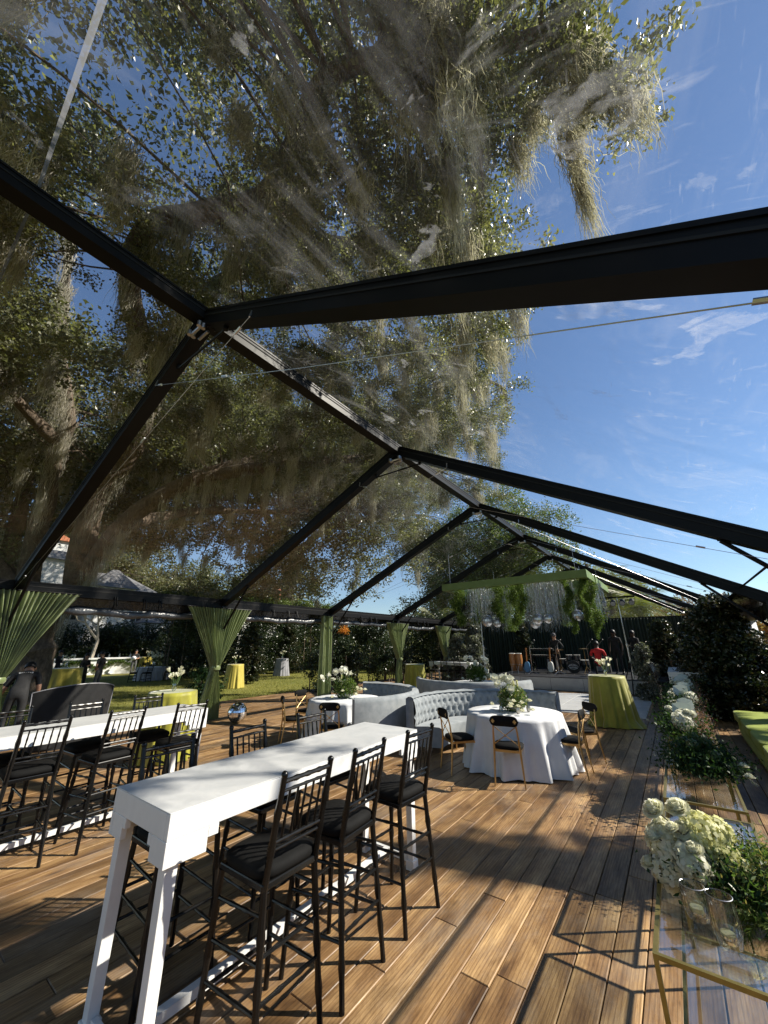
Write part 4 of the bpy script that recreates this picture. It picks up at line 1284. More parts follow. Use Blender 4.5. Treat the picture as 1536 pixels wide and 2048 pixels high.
# ------------------------------------------------------------------ tables with cloths
def draped(loc, r_top, r_hem, h, material, label, name='tablecloth', cat='covered table', npl=22, group=None, sharpness=1.0, spread=0, tname='cloth'):
    root = empty(name, label, cat, loc, rng.uniform(0, 6), group)
    mb = MB()
    ph = rng.uniform(0, 6, 6)
    def wav(a):
        w0 = .5 * math.sin(npl * a + ph[0] + 1.1 * math.sin(2 * a + ph[3])) + .38 * math.sin((npl * .62 // 1) * a + ph[1] + .8 * math.sin(3 * a + ph[4])) + .2 * math.sin((npl * 1.7 // 1) * a + ph[2])
        return w0 * (.75 + .35 * math.sin(3 * a + ph[5]))
    def fn(u, v):
        a = u * 2 * PI
        j_ = round(v * 29)
        if j_ <= 4:
            q = j_ / 4
            return (r_top * q * math.cos(a), r_top * q * math.sin(a), h)
        s = (j_ - 4) / 25
        drop = s ** .9
        z = h - .006 - (h - .018) * drop
        amp = .150 * sharpness * (s ** .75) * r_hem / .75
        flare = r_top + (r_hem - r_top) * s + (spread * max(0, s - .85) / .15 * (.5 + .5 * math.sin(3 * a + ph[3])))
        rr = flare + amp * wav(a) * .8
        zz = z + (.012 * math.sin(7 * a) if s > .98 else 0)
        if s > .97: zz = max(zz, .012)
        return (rr * math.cos(a), rr * math.sin(a), zz)
    mb.grid(fn, npl * 10, 30, close=True)
    mb.build(tname, material, root, sharp=0)
    mb = MB()
    mb.lathe([(.03, .02), (r_top * .5, .03), (.04, .06), (.035, h - .05), (r_top * .93, h - .04), (r_top * .93, h - .015)], 24)
    mb.build('table', M['stageblack'], root)
    return root
draped((-2.42, 6.92, 0), .76, .86, .76, M['linen'], 'round dining table under a floor length white cloth, nearest booth', npl=20, group='round white dining tables')
draped((-5.95, 6.62, 0), .76, .84, .76, M['linen'], 'round white clothed dining table at the left booth', npl=20, group='round white dining tables')
draped((-4.9, 11.3, 0), .76, .84, .76, M['linen'], 'round white clothed dining table hidden behind the back booth', npl=20, group='round white dining tables')
draped((-1.52, 11.25, 0), .40, .52, 1.07, M['chartreuse'], 'chartreuse velvet cocktail table with its cloth puddling on the planks', npl=17, spread=.12, sharpness=.9, group='velvet covered cocktail tables')
draped((-7.6, 3.75, 0), .40, .47, 1.07, M['chartreuse'], 'chartreuse cocktail table behind the second bar table', npl=17, group='velvet covered cocktail tables')
draped((-9.4, 15.0, 0), .42, .50, 1.0, M['chartreuse'], 'chartreuse cocktail table by the far hourglass curtains', npl=17, group='velvet covered cocktail tables')
draped((-21.3, 5.75, GZ), .62, .66, 1.15, M['mustard'], 'ochre covered cocktail table on the lawn beside the bending person', npl=13, sharpness=.7, group='velvet covered cocktail tables')
draped((-38.5, 16.2, GZ), .60, .66, 1.1, M['mustard'], 'farthest ochre covered table on the lawn near the bar end', npl=13, sharpness=.6, group='velvet covered cocktail tables')
draped((-18.2, 11.9, GZ), .40, .52, 1.1, M['mustard'], 'ochre covered cocktail table on the lawn right of the hourglass curtain', npl=13, sharpness=.7, group='velvet covered cocktail tables')
draped((-22.2, 18.1, GZ), .42, .56, 1.1, M['greycloth'], 'silver grey covered cocktail table alone on the lawn', npl=15, sharpness=.7, group='velvet covered cocktail tables')
draped((-27.0, 11.8, GZ), .9, .98, .76, M['greycloth'], 'grey clothed dining table on the lawn before the white bar', npl=18, sharpness=.6)


def cross_chair(loc, rz, label, group='black and gold cross back chairs'):
    """faces -X (backrest +X) at rz=0"""
    root = empty('dining_chair', label, 'chair', loc, rz, group)
    G = M['gold']
    for sy in (-1, 1):
        mb = MB()
        mb.tube([(.25, sy * .20, 0), (.215, sy * .185, .25), (.195, sy * .175, .45), (.215, sy * .165, .66), (.245, sy * .15, .80)], [.009, .013, .015, .012, .011], 8)
        mb.build('back_leg', G, root)
        mb = MB()
        mb.tube([(-.22, sy * .205, 0), (-.19, sy * .19, .25), (-.175, sy * .18, .43)], [.009, .012, .015], 8)
        mb.build('front_leg', G, root)
    mb = MB()
    for a, b in (((.19, -.17, .42), (.19, .17, .42)), ((-.17, -.175, .42), (-.17, .175, .42)), ((.19, -.175, .42), (-.17, -.18, .42)), ((.19, .175, .42), (-.17, .18, .42))):
        mb.bar(a, b, .022, .03)
    mb.build('seat_frame', G, root, smooth=False)
    mb = MB()
    def cf(u, v):
        a = u * 2 * PI; ca, sa = math.cos(a), math.sin(a); k = (abs(ca) ** 4 + abs(sa) ** 4) ** (-1 / 4)
        q, z = [(.0, .0), (.95, .0), (1.0, .022), (.94, .045), (.6, .056), (.001, .058)][min(5, int(round(v * 5)))]
        return (k * ca * .20 * q - .005, k * sa * .205 * q, .435 + z)
    mb.grid(cf, 28, 6, close=True)
    mb.build('seat_cushion', M['cushion'], root, sharp=0)
    mb = MB()
    for s in (-1, 1):
        mb.tube([(.20, s * .165, .50), (.228, 0, .62), (.238, -s * .15, .73)], .0065, 6)
    mb.sphere((.226, 0, .62), .016, 8, 6)
    mb.build('cross_brace', G, root)
    mb = MB()
    def bk(u, v):
        a = v * 2 * PI; y = (u - .5) * .40; e = max(.001, 1 - abs(2 * u - 1) ** 6) ** .5
        curve = -.035 * (1 - (2 * u - 1) ** 2) + .03
        return (.232 + curve + .022 * e * math.cos(a), y, .80 + .070 * e * math.sin(a))
    mb.grid(bk, 22, 14)
    mb.build('backrest', M['cushion'], root, sharp=0)
    mb = MB()
    for sy in (-1, 1):
        mb.box((.270, sy * .15, .80), (.006, .045, .02)); mb.box((.270, sy * .15, .80), (.005, .02, .05))
    mb.build('clip', G, root, smooth=False)
    return root
def facing(cx, cy, x, y): return math.atan2(cy - y, cx - x) + PI
cc = None
for (cx, cy, x, y, lb) in ((-2.42, 6.92, -3.06, 6.12, 'cross back chair between the booth arm and the nearest white cloth'),
                           (-2.42, 6.92, -2.24, 6.06, 'cross back chair with its back square to the camera at the nearest white table'),
                           (-2.42, 6.92, -1.62, 6.92, 'cross back chair at the right side of the nearest white table'),
                           (-2.42, 6.92, -1.60, 7.72, 'cross back chair half hidden behind the right hand one'),
                           (-5.95, 6.62, -6.52, 5.72, 'cross back chair seen from the side left of the second white table'),
                           (-5.95, 6.62, -5.35, 5.62, 'cross back chair before the left booth, at the second white table'),
                           (-5.95, 6.62, -7.0, 6.55, 'cross back chair at the far left of the second white table')):
    if cc is None: cc = cross_chair((x, y, 0), facing(cx, cy, x, y), lb)
    else: dup(cc, (x, y, 0), facing(cx, cy, x, y), lb)


# ------------------------------------------------------------------ tufted curved booths
def booth(c, R0, a0, a1, label, seam=None):
    root = empty('booth', label, 'sofa', (c[0], c[1], 0), 0, 'curved tufted velvet booths')
    HB, TB = .93, .16
    # outer back and rim
    mb = MB()
    na = 60
    def outer(u, v):
        a = a0 + (a1 - a0) * u
        P = [(R0, .14), (R0, .4), (R0, .84), (R0 - .015, .90), (R0 - .05, .93 + .006 * math.sin(u * 70)), (R0 - .11, .925), (R0 - .15, .90)]
        r, z = P[int(round(v * 6))]
        return (r * math.cos(a), r * math.sin(a), z)
    mb.grid(outer, na, 7)
    for a, s in ((a0, 0), (a1, 1)):
        # rolled end cap
        def cap(u, v, a=a, s=s):
            r = R0 - .15 + .15 * u
            b = .035 * math.sin(PI * u) * (1 if s else -1)
            aa = a + b / R0
            return (r * math.cos(aa), r * math.sin(aa), .14 + (.76 + .03 * math.sin(PI * u)) * v)
        mb.grid(cap, 7, 8)
    mb.build('back', M['velvet'], root, sharp=0)
    # tufted inside
    mb = MB()
    Ln = abs(a1 - a0) * (R0 - .16)
    NU, NV = int(Ln / .026), 26
    du, dz = .145, .15
    def inner(u, v):
        s = u * Ln; z = .44 + .47 * v
        k = z / dz; i = math.floor(s / du + .5); 
        # distance to nearest button in a diamond lattice
        best = 9
        for kk in (math.floor(k), math.floor(k) + 1):
            off = .5 * (kk % 2)
            ii = round(s / du - off)
            best = min(best, math.hypot(s - (ii + off) * du, (z - kk * dz)))
        # creases along the diagonals
        p = (s / du + z / dz / 1.0 * .5); q = (s / du - z / dz * .5)
        cr = min(abs(p - round(p)), abs(q - round(q)))
        depth = .035 * math.exp(-(best / .03) ** 2) + .018 * math.exp(-(cr / .07) ** 2)
        bulge = .030 * math.sin(PI * min(1, v * 1.1)) + .0
        roll = .04 * max(0, v - .88) / .12
        r = R0 - .16 - bulge + depth - .0 + roll
        a = a0 + (a1 - a0) * u
        return (r * math.cos(a), r * math.sin(a), z)
    mb.grid(inner, NU, NV)
    mb.build('tufted_cushion', M['velvet'], root, sharp=0)
    mb = MB()
    def seat(u, v):
        a = a0 + (a1 - a0) * u
        P = [(R0 - .17, .45), (R0 - .4, .462), (R0 - .60, .455), (R0 - .645, .435), (R0 - .655, .40), (R0 - .65, .14)]
        r, z = P[int(round(v * 5))]
        return (r * math.cos(a), r * math.sin(a), z)
    mb.grid(seat, na, 6)
    for a in (a0, a1):
        V = [((R0 - d) * math.cos(a), (R0 - d) * math.sin(a), z) for d, z in ((.17, .14), (.17, .45), (.60, .455), (.655, .40), (.65, .14))]
        mb.add(V, [(0, 1, 2, 3, 4)])
    mb.build('seat', M['velvet'], root, sharp=50)
    for i in range(5):
        a = a0 + (a1 - a0) * (.02 + .96 * i / 4)
        for d in (.06, .60):
            mb = MB(); mb.tube([((R0 - d) * math.cos(a), (R0 - d) * math.sin(a), 0), ((R0 - d) * math.cos(a), (R0 - d) * math.sin(a), .15)], [.014, .022], 8)
            mb.build('foot', M['gold'], root)
    return root
booth((-2.5, 6.9), 1.80, R(197), R(76), 'blue grey tufted booth curving round the nearest white table')
booth((-6.15, 6.75), 1.70, R(-40), R(112), 'blue grey booth turned away, showing its smooth shaded back')
booth((-4.9, 11.1), 1.72, R(208), R(352), 'farther velvet booth whose rim shows over the nearest one')

# lime sofa at the right edge
root = empty('lime_sofa', 'low lime green upholstered lounge sofa at the right edge of the deck', 'sofa', (1.13, 9.3, 0))
def cushion(mb, c, d, r=.04):
    def f(u, v):
        a, b = u * 2 * PI, (v - .5) * PI
        p = .22
        sg = lambda x, e: math.copysign(abs(x) ** e, x)
        return (c[0] + d[0] / 2 * sg(math.cos(b), p) * sg(math.cos(a), p), c[1] + d[1] / 2 * sg(math.cos(b), p) * sg(math.sin(a), p), c[2] + d[2] / 2 * sg(math.sin(b), p))
    mb.grid(f, 40, 16, close=True)
mb = MB(); cushion(mb, (0, 0, .17), (.86, 4.6, .26)); mb.build('base', M['limeseat'], root, sharp=0)
for i in range(4):
    mb = MB(); cushion(mb, (-.0, -1.72 + 1.15 * i, .375), (.88, 1.145, .17)); mb.build('seat_cushion', M['limeseat'], root, sharp=0)
for sx in (-.36, .36):
    for sy in (-2.15, 2.15):
        mb = MB(); mb.tube([(sx, sy, 0), (sx, sy, .06)], [.02, .03], 8); mb.build('foot', M['gold'], root)
# dark lounge chair and low green table at the left
root = empty('lounge_chair', 'big black wingback lounge chair with pale piping behind the second bar table', 'armchair', (-8.9, 2.65, 0), R(-80))
mb = MB()
def wing(u, v):
    a = PI * (.12 + .76 * u)
    z = .25 + (.88 + .10 * math.sin(PI * u)) * v
    return (-.62 * math.cos(a) * (1.0 + .12 * v), .42 * math.sin(a) * .9 - .1 - .06 * v, z)
mb.grid(wing, 26, 12); mb.grid(lambda u, v: (wing(u, v)[0] * .88, wing(u, v)[1] - .07, wing(u, v)[2]), 26, 12)
mb.grid(lambda u, v: tuple(np.array(wing(u, 1)) * (1 - v) + np.array((wing(u, 1)[0] * .88, wing(u, 1)[1] - .07, wing(u, 1)[2])) * v), 26, 3)
mb.build('backrest', M['blackfabric'], root, sharp=0)
mb = MB(); cushion(mb, (0, -.15, .38), (1.0, .8, .24)); mb.build('seat', M['blackfabric'], root, sharp=0)
mb = MB(); mb.tube([wing(0.0, v / 10) for v in range(11)] + [wing(u / 20, 1.0) for u in range(21)] + [wing(1.0, 1 - v / 10) for v in range(11)], .008, 6); mb.build('piping', M['greycloth'], root)
for sx in (-.4, .4):
    for sy in (-.45, .15):
        mb = MB(); mb.tube([(sx, sy, 0), (sx, sy, .27)], [.015, .025], 8); mb.build('leg', M['gold'], root)

# mirrored ball on the deck
root = empty('mirror_ball', 'mirrored disco ball resting on the deck at the foot of the hourglass curtain', 'mirror ball', (-9.35, 6.32, 0))
def mirrorball(mb, c, r, n=26, k=15):
    for j in range(k):
        t0, t1 = PI * j / k, PI * (j + 1) / k
        m_ = max(4, int(n * math.sin((t0 + t1) / 2)))
        for i in range(m_):
            p0, p1 = 2 * PI * i / m_, 2 * PI * (i + .94) / m_
            V = [(c[0] + r * math.sin(tt) * math.cos(pp), c[1] + r * math.sin(tt) * math.sin(pp), c[2] + r * math.cos(tt)) for tt, pp in ((t0 + .004, p0), (t0 + .004, p1), (t1 - .008, p1), (t1 - .008, p0))]
            mb.add(V, [(3, 2, 1, 0)])
mb = MB(); mb.sphere((0, 0, .235), .228, 20, 12); mb.build('core', M['stageblack'], root)
mb = MB(); mirrorball(mb, (0, 0, .235), .234); mb.build('mirror_facets', M['mirror'], root, smooth=False)
# little round table on the lawn behind the far stool
root = empty('side_table', 'low side table with a yellow box at the left photo edge', 'side table', (-8.9, 1.25, 0))
mb = MB(); mb.lathe([(.02, 0), (.20, .01), (.03, .04), (.025, .66), (.30, .68), (.30, .71), (.001, .712)], 24); mb.build('pedestal', M['pewter'], root)
root = empty('yellow_box', 'yellow box on the low side table', 'box', (-8.9, 1.25, .712), R(20))
mb = MB(); mb.box((0, 0, .10), (.34, .24, .2)); mb.build('carton', M['mustard'], root, smooth=False, bevel=.006)
mb = MB(); mb.box((0, 0, .205), (.35, .25, .012)); mb.build('lid', M['beamgreen'], root, smooth=False)


# ------------------------------------------------------------------ brass glass consoles
def console(loc, label):
    root = empty('glass_console', label, 'console table', loc, 0, 'brass and glass flower consoles')
    B = .016
    Wc, Lc, Hc = .46, 1.62, .75
    for x in (0, Wc):
        for y in (0, Lc):
            mb = MB(); mb.box((x, y, (Hc - B) / 2), (B, B, Hc - B)); mb.build('leg', M['brass'], root, smooth=False)
    mb = MB()
    for x in (0, Wc): mb.box((x, Lc / 2, Hc - B / 2), (B, Lc + B, B))
    for y in (0, Lc): mb.box((Wc / 2, y, Hc - B / 2 - .0), (Wc - B, B, B))
    mb.build('top_frame', M['brass'], root, smooth=False)
    mb = MB(); mb.box((Wc / 2, Lc / 2, Hc - .006), (Wc - B - .004, Lc - B - .004, .008)); mb.build('top_glass', M['glass'], root, smooth=False)
    z2 = .35
    mb = MB()
    for x in (.012, Wc - .012): mb.box((x, Lc / 2 - .12, z2), (B * .9, .66, B))
    for y in (-.33 + Lc / 2 - .12, .33 + Lc / 2 - .12): mb.box((Wc / 2, y, z2 - .001), (Wc - .05, B * .9, B))
    mb.build('shelf_frame', M['brass'], root, smooth=False)
    mb = MB(); mb.box((Wc / 2, Lc / 2 - .12, z2 + .008), (Wc - .045, .62, .007)); mb.build('shelf_glass', M['glass'], root, smooth=False)
    return root
c0 = console((-.30, 2.11, 0), 'nearest brass console, cut by the right photo edge, holding the creamy blooms')
for i, (y, lb) in enumerate(((3.94, 'second brass console, under the dark shaded greenery'), (6.12, 'third brass console, holding white flowers and a big pale leaf'),
                             (8.15, 'fourth brass console under leafy white arrangements'), (10.2, 'farthest brass console, just before the end on bar table'))):
    dup(c0, (-.30, y, 0), 0, lb)


# ================================================================== PEOPLE
def person(loc, rz, label, pose='stand', h=1.75, shirt='blackcloth', trouser='blackcloth', skin='skin', shoe='chairblack', hair='hair', longhair=False, sleeve=.5, group=None, cap=False, name='person'):
    """faces +Y; one continuous skinned body, hair and face details as children"""
    root = empty(name, label, 'person', loc, rz, group)
    k = h / 1.75
    J = dict(pel=(0, 0, .95), sp1=(0, .01, 1.10), sp2=(0, .0, 1.28), chest=(0, -.01, 1.40), neck=(0, 0, 1.50), head0=(0, .02, 1.60), head1=(0, .02, 1.70),
             shL=(-.19, 0, 1.42), elL=(-.25, -.02, 1.14), wrL=(-.25, .06, .90), shR=(.19, 0, 1.42), elR=(.25, -.02, 1.14), wrR=(.25, .06, .90),
             hiL=(-.10, 0, .90), knL=(-.11, .03, .50), anL=(-.12, 0, .08), toL=(-.13, .15, .03), hiR=(.10, 0, .90), knR=(.11, .03, .50), anR=(.12, 0, .08), toR=(.13, .15, .03))
    if pose == 'walk':
        J.update(knL=(-.10, .18, .52), anL=(-.10, .16, .10), toL=(-.11, .31, .06), knR=(.10, -.06, .50), anR=(.11, -.26, .12), toR=(.12, -.14, .03), wrL=(-.27, -.10, .93), wrR=(.24, .20, .98))
    if pose == 'hips':
        J.update(elL=(-.36, -.08, 1.16), wrL=(-.17, .08, 1.02), elR=(.30, .05, 1.16), wrR=(.16, .24, 1.12))
    if pose == 'talk':
        J.update(elL=(-.26, .02, 1.14), wrL=(-.10, .24, 1.12), elR=(.27, .0, 1.14), wrR=(.14, .26, 1.22))
    if pose == 'bend':
        J.update(pel=(0, 0, .93), sp1=(0, .10, 1.06), sp2=(0, .24, 1.17), chest=(0, .34, 1.24), neck=(0, .43, 1.29), head0=(0, .51, 1.33), head1=(0, .56, 1.38),
                 shL=(-.20, .34, 1.24), elL=(-.30, .30, .96), wrL=(-.38, .38, .74), shR=(.20, .34, 1.24), elR=(.27, .28, .97), wrR=(.25, .36, .74), knL=(-.12, .10, .50), anL=(-.14, .06, .08), toL=(-.15, .20, .03))
    if pose == 'sit':
        J.update(pel=(0, 0, .50), sp1=(0, -.01, .66), sp2=(0, -.0, .84), chest=(0, .03, .96), neck=(0, .07, 1.06), head0=(0, .12, 1.15), head1=(0, .14, 1.25),
                 shL=(-.20, .02, .98), elL=(-.28, .08, .72), wrL=(-.16, .28, .66), shR=(.20, .02, .98), elR=(.28, .08, .72), wrR=(.16, .28, .66),
                 hiL=(-.10, .04, .47), knL=(-.17, .42, .50), anL=(-.16, .40, .09), toL=(-.17, .54, .03), hiR=(.10, .04, .47), knR=(.17, .42, .50), anR=(.16, .40, .09), toR=(.17, .54, .03))
    J = {a: np.array(b) * k for a, b in J.items()}
    rad = dict(pel=.145, sp1=.128, sp2=.135, chest=.145, neck=.062, head0=.088, head1=.098, sh=.070, el=.043, wr=.029, hi=.098, kn=.062, an=.042, to=.036)
    names = list(J)
    idx = {a: i for i, a in enumerate(names)}
    verts = [J[a] for a in names]
    rads = [rad.get(a, rad.get(a[:2], .05)) * k for a in names]
    edges = [(idx[a], idx[b]) for a, b in (('pel', 'sp1'), ('sp1', 'sp2'), ('sp2', 'chest'), ('chest', 'neck'), ('neck', 'head0'), ('head0', 'head1'),
             ('chest', 'shL'), ('shL', 'elL'), ('elL', 'wrL'), ('chest', 'shR'), ('shR', 'elR'), ('elR', 'wrR'),
             ('pel', 'hiL'), ('hiL', 'knL'), ('knL', 'anL'), ('anL', 'toL'), ('pel', 'hiR'), ('hiR', 'knR'), ('knR', 'anR'), ('anR', 'toR'))]
    # hands: palm, four fingers and a thumb
    for s_ in ('L', 'R'):
        w = J['wr' + s_]; d = unit(w - J['el' + s_])
        side = unit(np.cross(d, np.array((0, 1., 0)))); nrm = np.cross(side, d)
        sg = 1 if s_ == 'L' else -1
        verts.append(w + d * .075 * k); rads.append(.030 * k); pi_ = len(verts) - 1
        edges.append((idx['wr' + s_], pi_))
        for f in range(4):
            off = (f - 1.5) * .019 * k
            ln = (.062, .075, .070, .055)[f] * k
            a_ = w + d * .095 * k + nrm * off
            b_ = a_ + d * ln * .55 + side * .010 * sg * k; c_2 = b_ + unit(d + side * .6 * sg) * ln * .45
            for q, rr_ in ((a_, .0105), (b_, .009), (c_2, .007)):
                verts.append(q); rads.append(rr_ * k)
            n_ = len(verts)
            edges += [(pi_, n_ - 3), (n_ - 3, n_ - 2), (n_ - 2, n_ - 1)]
        a_ = w + d * .035 * k + nrm * .032 * k; b_ = a_ + unit(d + nrm * .8) * .045 * k
        verts += [a_, b_]; rads += [.012 * k, .009 * k]
        n_ = len(verts); edges += [(idx['wr' + s_], n_ - 2), (n_ - 2, n_ - 1)]
    me = bpy.data.meshes.new('body_cage')
    me.from_pydata([tuple(v) for v in verts], edges, [])
    o = bpy.data.objects.new('body_cage', me); COL.objects.link(o)
    sk = o.modifiers.new('skin', 'SKIN')
    for i, sv in enumerate(me.skin_vertices[0].data):
        sv.radius = (rads[i], rads[i] * (.78 if i in (idx['pel'], idx['sp1'], idx['sp2'], idx['chest']) else 1))
        sv.use_root = (i == idx['pel'])
    sub = o.modifiers.new('sub', 'SUBSURF'); sub.levels = 2; sub.render_levels = 2
    dg = bpy.context.evaluated_depsgraph_get()
    bm_ = bpy.data.meshes.new_from_object(o.evaluated_get(dg))
    bpy.data.objects.remove(o)
    bm_.name = 'body'
    for mm in (skin, shirt, trouser, shoe): bm_.materials.append(M[mm])
    segs = {'skin': [], 'shirt': [('pel', 'sp1'), ('sp1', 'sp2'), ('sp2', 'chest'), ('chest', 'shL'), ('chest', 'shR')], 'trouser': [('hiL', 'knL'), ('knL', 'anL'), ('hiR', 'knR'), ('knR', 'anR')], 'shoe': [('anL', 'toL'), ('anR', 'toR')]}
    cen = np.array([p.center[:] for p in bm_.polygons])
    def dist(a, b, f0=0, f1=1):
        A = J[a] + (J[b] - J[a]) * f0; B = J[a] + (J[b] - J[a]) * f1
        t_ = np.clip(((cen - A) @ (B - A)) / ((B - A) @ (B - A)), 0, 1)
        return np.linalg.norm(cen - (A + t_[:, None] * (B - A)), axis=1)
    D = np.stack([
        np.minimum.reduce([dist('neck', 'head1') * 1.0] + [dist('sh' + q, 'el' + q, sleeve + .25, 1) for q in 'LR' if sleeve < .75] + [dist('el' + q, 'wr' + q, .05 if sleeve < .75 else .96, 1) for q in 'LR'] + [np.linalg.norm(cen - (J['wr' + q] + unit(J['wr' + q] - J['el' + q]) * .1), axis=1) for q in 'LR']),
        np.minimum.reduce([dist(a, b) * .8 for a, b in segs['shirt']] + [dist('sh' + q, 'el' + q, 0, min(1, sleeve + .2)) for q in 'LR'] + ([dist('el' + q, 'wr' + q, 0, .95) for q in 'LR'] if sleeve >= .75 else [])),
        np.minimum.reduce([dist(a, b) for a, b in segs['trouser']]),
        np.minimum.reduce([dist(a, b) for a, b in segs['shoe']])])
    bm_.polygons.foreach_set('material_index', D.argmin(0).astype(np.int32))
    bm_.polygons.foreach_set('use_smooth', [True] * len(bm_.polygons))
    b = bpy.data.objects.new('body', bm_); COL.objects.link(b); b.parent = root
    hc = (J['head0'] + J['head1']) / 2 + np.array((0, 0, .02)) * k
    fw = unit(np.array((0, 1., 0)) + (np.array((0, .5, -.8)) if pose == 'bend' else np.array((0, 0, -.25)) if pose == 'sit' else 0))
    up = unit(np.cross(np.array((1., 0, 0)), fw))
    mb = MB()
    def hf(u, v):
        a = u * 2 * PI; el = PI / 2 - v * PI * (.55 if not longhair else .62)
        c_ = math.cos(el); x_ = math.cos(a) * c_; y_ = math.sin(a) * c_; z_ = math.sin(el)
        cut = .12 if y_ > .3 else 0
        z2 = max(z_, -.35 + (.55 if y_ > .35 else 0))
        r_ = .112 * k
        return tuple(hc + np.array((1., 0, 0)) * x_ * r_ * .92 + fw * (y_ * r_ * 1.05 - .012) + up * (z2 * r_ * 1.15 + .01))
    mb.grid(hf, 20, 10, close=True)
    if longhair:
        mb.tube([hc - fw * .08, hc - fw * .10 - up * .14, hc - fw * .09 - up * .28], [.07, .075, .03], 10)
    if cap:
        mb.lathe([(.105 * k, -.01), (.11 * k, .03), (.09 * k, .10), (.02, .125)], 16, tuple(hc + up * .03))
        mb.box(tuple(hc + fw * .14 + up * .035), (.16, .12, .012))
    mb.build('cap' if cap else 'hair', M[hair], root, sharp=0)
    mb = MB()
    for s_ in (-1, 1):
        mb.sphere(tuple(hc + np.array((s_ * .033, 0, 0)) + fw * .093 - up * .005), .011, 8, 6, 1)
        mb.sphere(tuple(hc + np.array((s_ * .098, 0, 0)) * k - up * .02), .022, 8, 6, 0, (.45, 1, 1.3))
    mb.sphere(tuple(hc + fw * .103 - up * .03), .015, 8, 6, 0, (.8, 1.1, 1.4))
    mb.box(tuple(hc + fw * .092 - up * .065), (.045, .012, .01), mi=1)
    mb.build('face', [M[skin], M['hair']], root)
    return root, J
p, J_ = person((-11.3, 2.35, 0), R(70), 'person in a black tee bending forward, bare arms hanging, seen from behind', 'bend', 1.8, sleeve=.5)
mb = MB()
for i in range(7):
    mb.box((-.105 + .035 * i, .245, 1.335), (.024, .003, .022 if i % 2 else .03), mi=0)
o = mb.build('shirt_print', M['whiteplain'], p, smooth=False); o.rotation_euler = (0, 0, 0)
person((-22.4, 6.75, GZ), R(-60), 'person in black on the lawn with loose hair, left one of the talking pair', 'talk', 1.68, shoe='whiteshoe', longhair=True, sleeve=1)
person((-22.0, 7.25, GZ), R(125), 'person in black and grey trousers with white shoes, right one of the talking pair', 'hips', 1.76, trouser='greytrouser', shoe='whiteshoe')
person((-28.6, 7.3, GZ), R(-40), 'person in black standing behind the ochre table, beside the oak trunk', 'talk', 1.78, sleeve=1)
person((-34, 13.4, GZ), R(-120), 'person in a black top carrying white linen past the end of the lawn bar', 'talk', 1.72, trouser='greytrouser')
person((-2.66, 18.6, .5), R(8), 'man in a red polo shirt sitting on the stage edge with his back turned', 'sit', 1.80, 'redshirt', 'blackcloth', 'darkskin')
person((-2.15, 20.4, .5), R(165), 'man in black standing on stage right of the red shirt, arms by his sides', 'stand', 1.82, skin='darkskin')
person((-1.45, 20.8, .5), R(140), 'man in black leaning over beside the light stand pole', 'talk', 1.78, skin='darkskin', sleeve=1)
person((-.75, 19.6, 0), R(100), 'seated person in dark clothes near the clipped cone trees', 'sit', 1.75, 'greytrouser', skin='darkskin', sleeve=1)
person((-4.75, 20.6, .5), R(170), 'person with cap and dark jacket standing by the drum kit', 'hips', 1.72, sleeve=1, cap=True, hair='greytrouser')
root = empty('stool', 'low black stool under the seated person near the cone trees', 'stool', (-.75, 19.6, 0))
mb = MB(); mb.lathe([(.17, .36), (.18, .38), (.18, .41), (.001, .42)], 20); mb.build('seat', M['cushion'], root)
mb = MB(); [mb.tube([(.12 * math.cos(a), .12 * math.sin(a), .37), (.17 * math.cos(a), .17 * math.sin(a), 0)], .012, 6) for a in (0, 2.1, 4.2)]; mb.build('leg', M['stageblack'], root)
root = empty('white_linen', 'bundle of white linen held by the person at the lawn bar', 'linen', (-33.75, 13.2, 1.0))
mb = MB(); mb.sphere((0, 0, 0), .2, 12, 8, 0, (1.3, .8, .8)); mb.build('folded_cloth', M['linen'], root)

# ================================================================== STAGE
root = empty('stage', 'low stage with panelled white front and black top', 'stage', (0, 0, 0))
SX0, SX1, SY, SZ = -6.9, -.75, 17.6, .50
mb = MB(); mb.box(((SX0 + SX1) / 2, SY + 3.25, SZ / 2 - .01), (SX1 - SX0 - .02, 6.4, SZ - .03)); mb.box(((SX0 + SX1) / 2, SY + 3.2, SZ - .012), (SX1 - SX0 + .04, 6.5, .024)); mb.build('platform', M['stageblack'], root, smooth=False)
mb = MB()
mb.box(((SX0 + SX1) / 2, SY + .018, .235), (SX1 - SX0, .03, .45))
n_ = 5; w_ = (SX1 - SX0) / n_
for i in range(n_):
    cx = SX0 + w_ * (i + .5)
    for a, b, c, d in ((cx, .40, w_ - .3, .02), (cx, .07, w_ - .3, .02), (cx - w_ / 2 + .15, .235, .02, .31), (cx + w_ / 2 - .15, .235, .02, .31), (cx, .32, w_ - .5, .012), (cx, .15, w_ - .5, .012)):
        mb.box((a, SY - .001, b), (c, .014, d))
    mb.box((cx + w_ / 2 - .008, SY - .002, .235), (.008, .012, .45), mi=1)
mb.box(((SX0 + SX1) / 2, SY - .004, .475), (SX1 - SX0, .04, .03))
mb.build('front_panel', [M['stagewhite'], M['dark_gap']], root, smooth=False)

def at_stage(n, lab, cat, x, y, z=.5, rz=0, g=None): return empty(n, lab, cat, (x, y, z), rz, g)
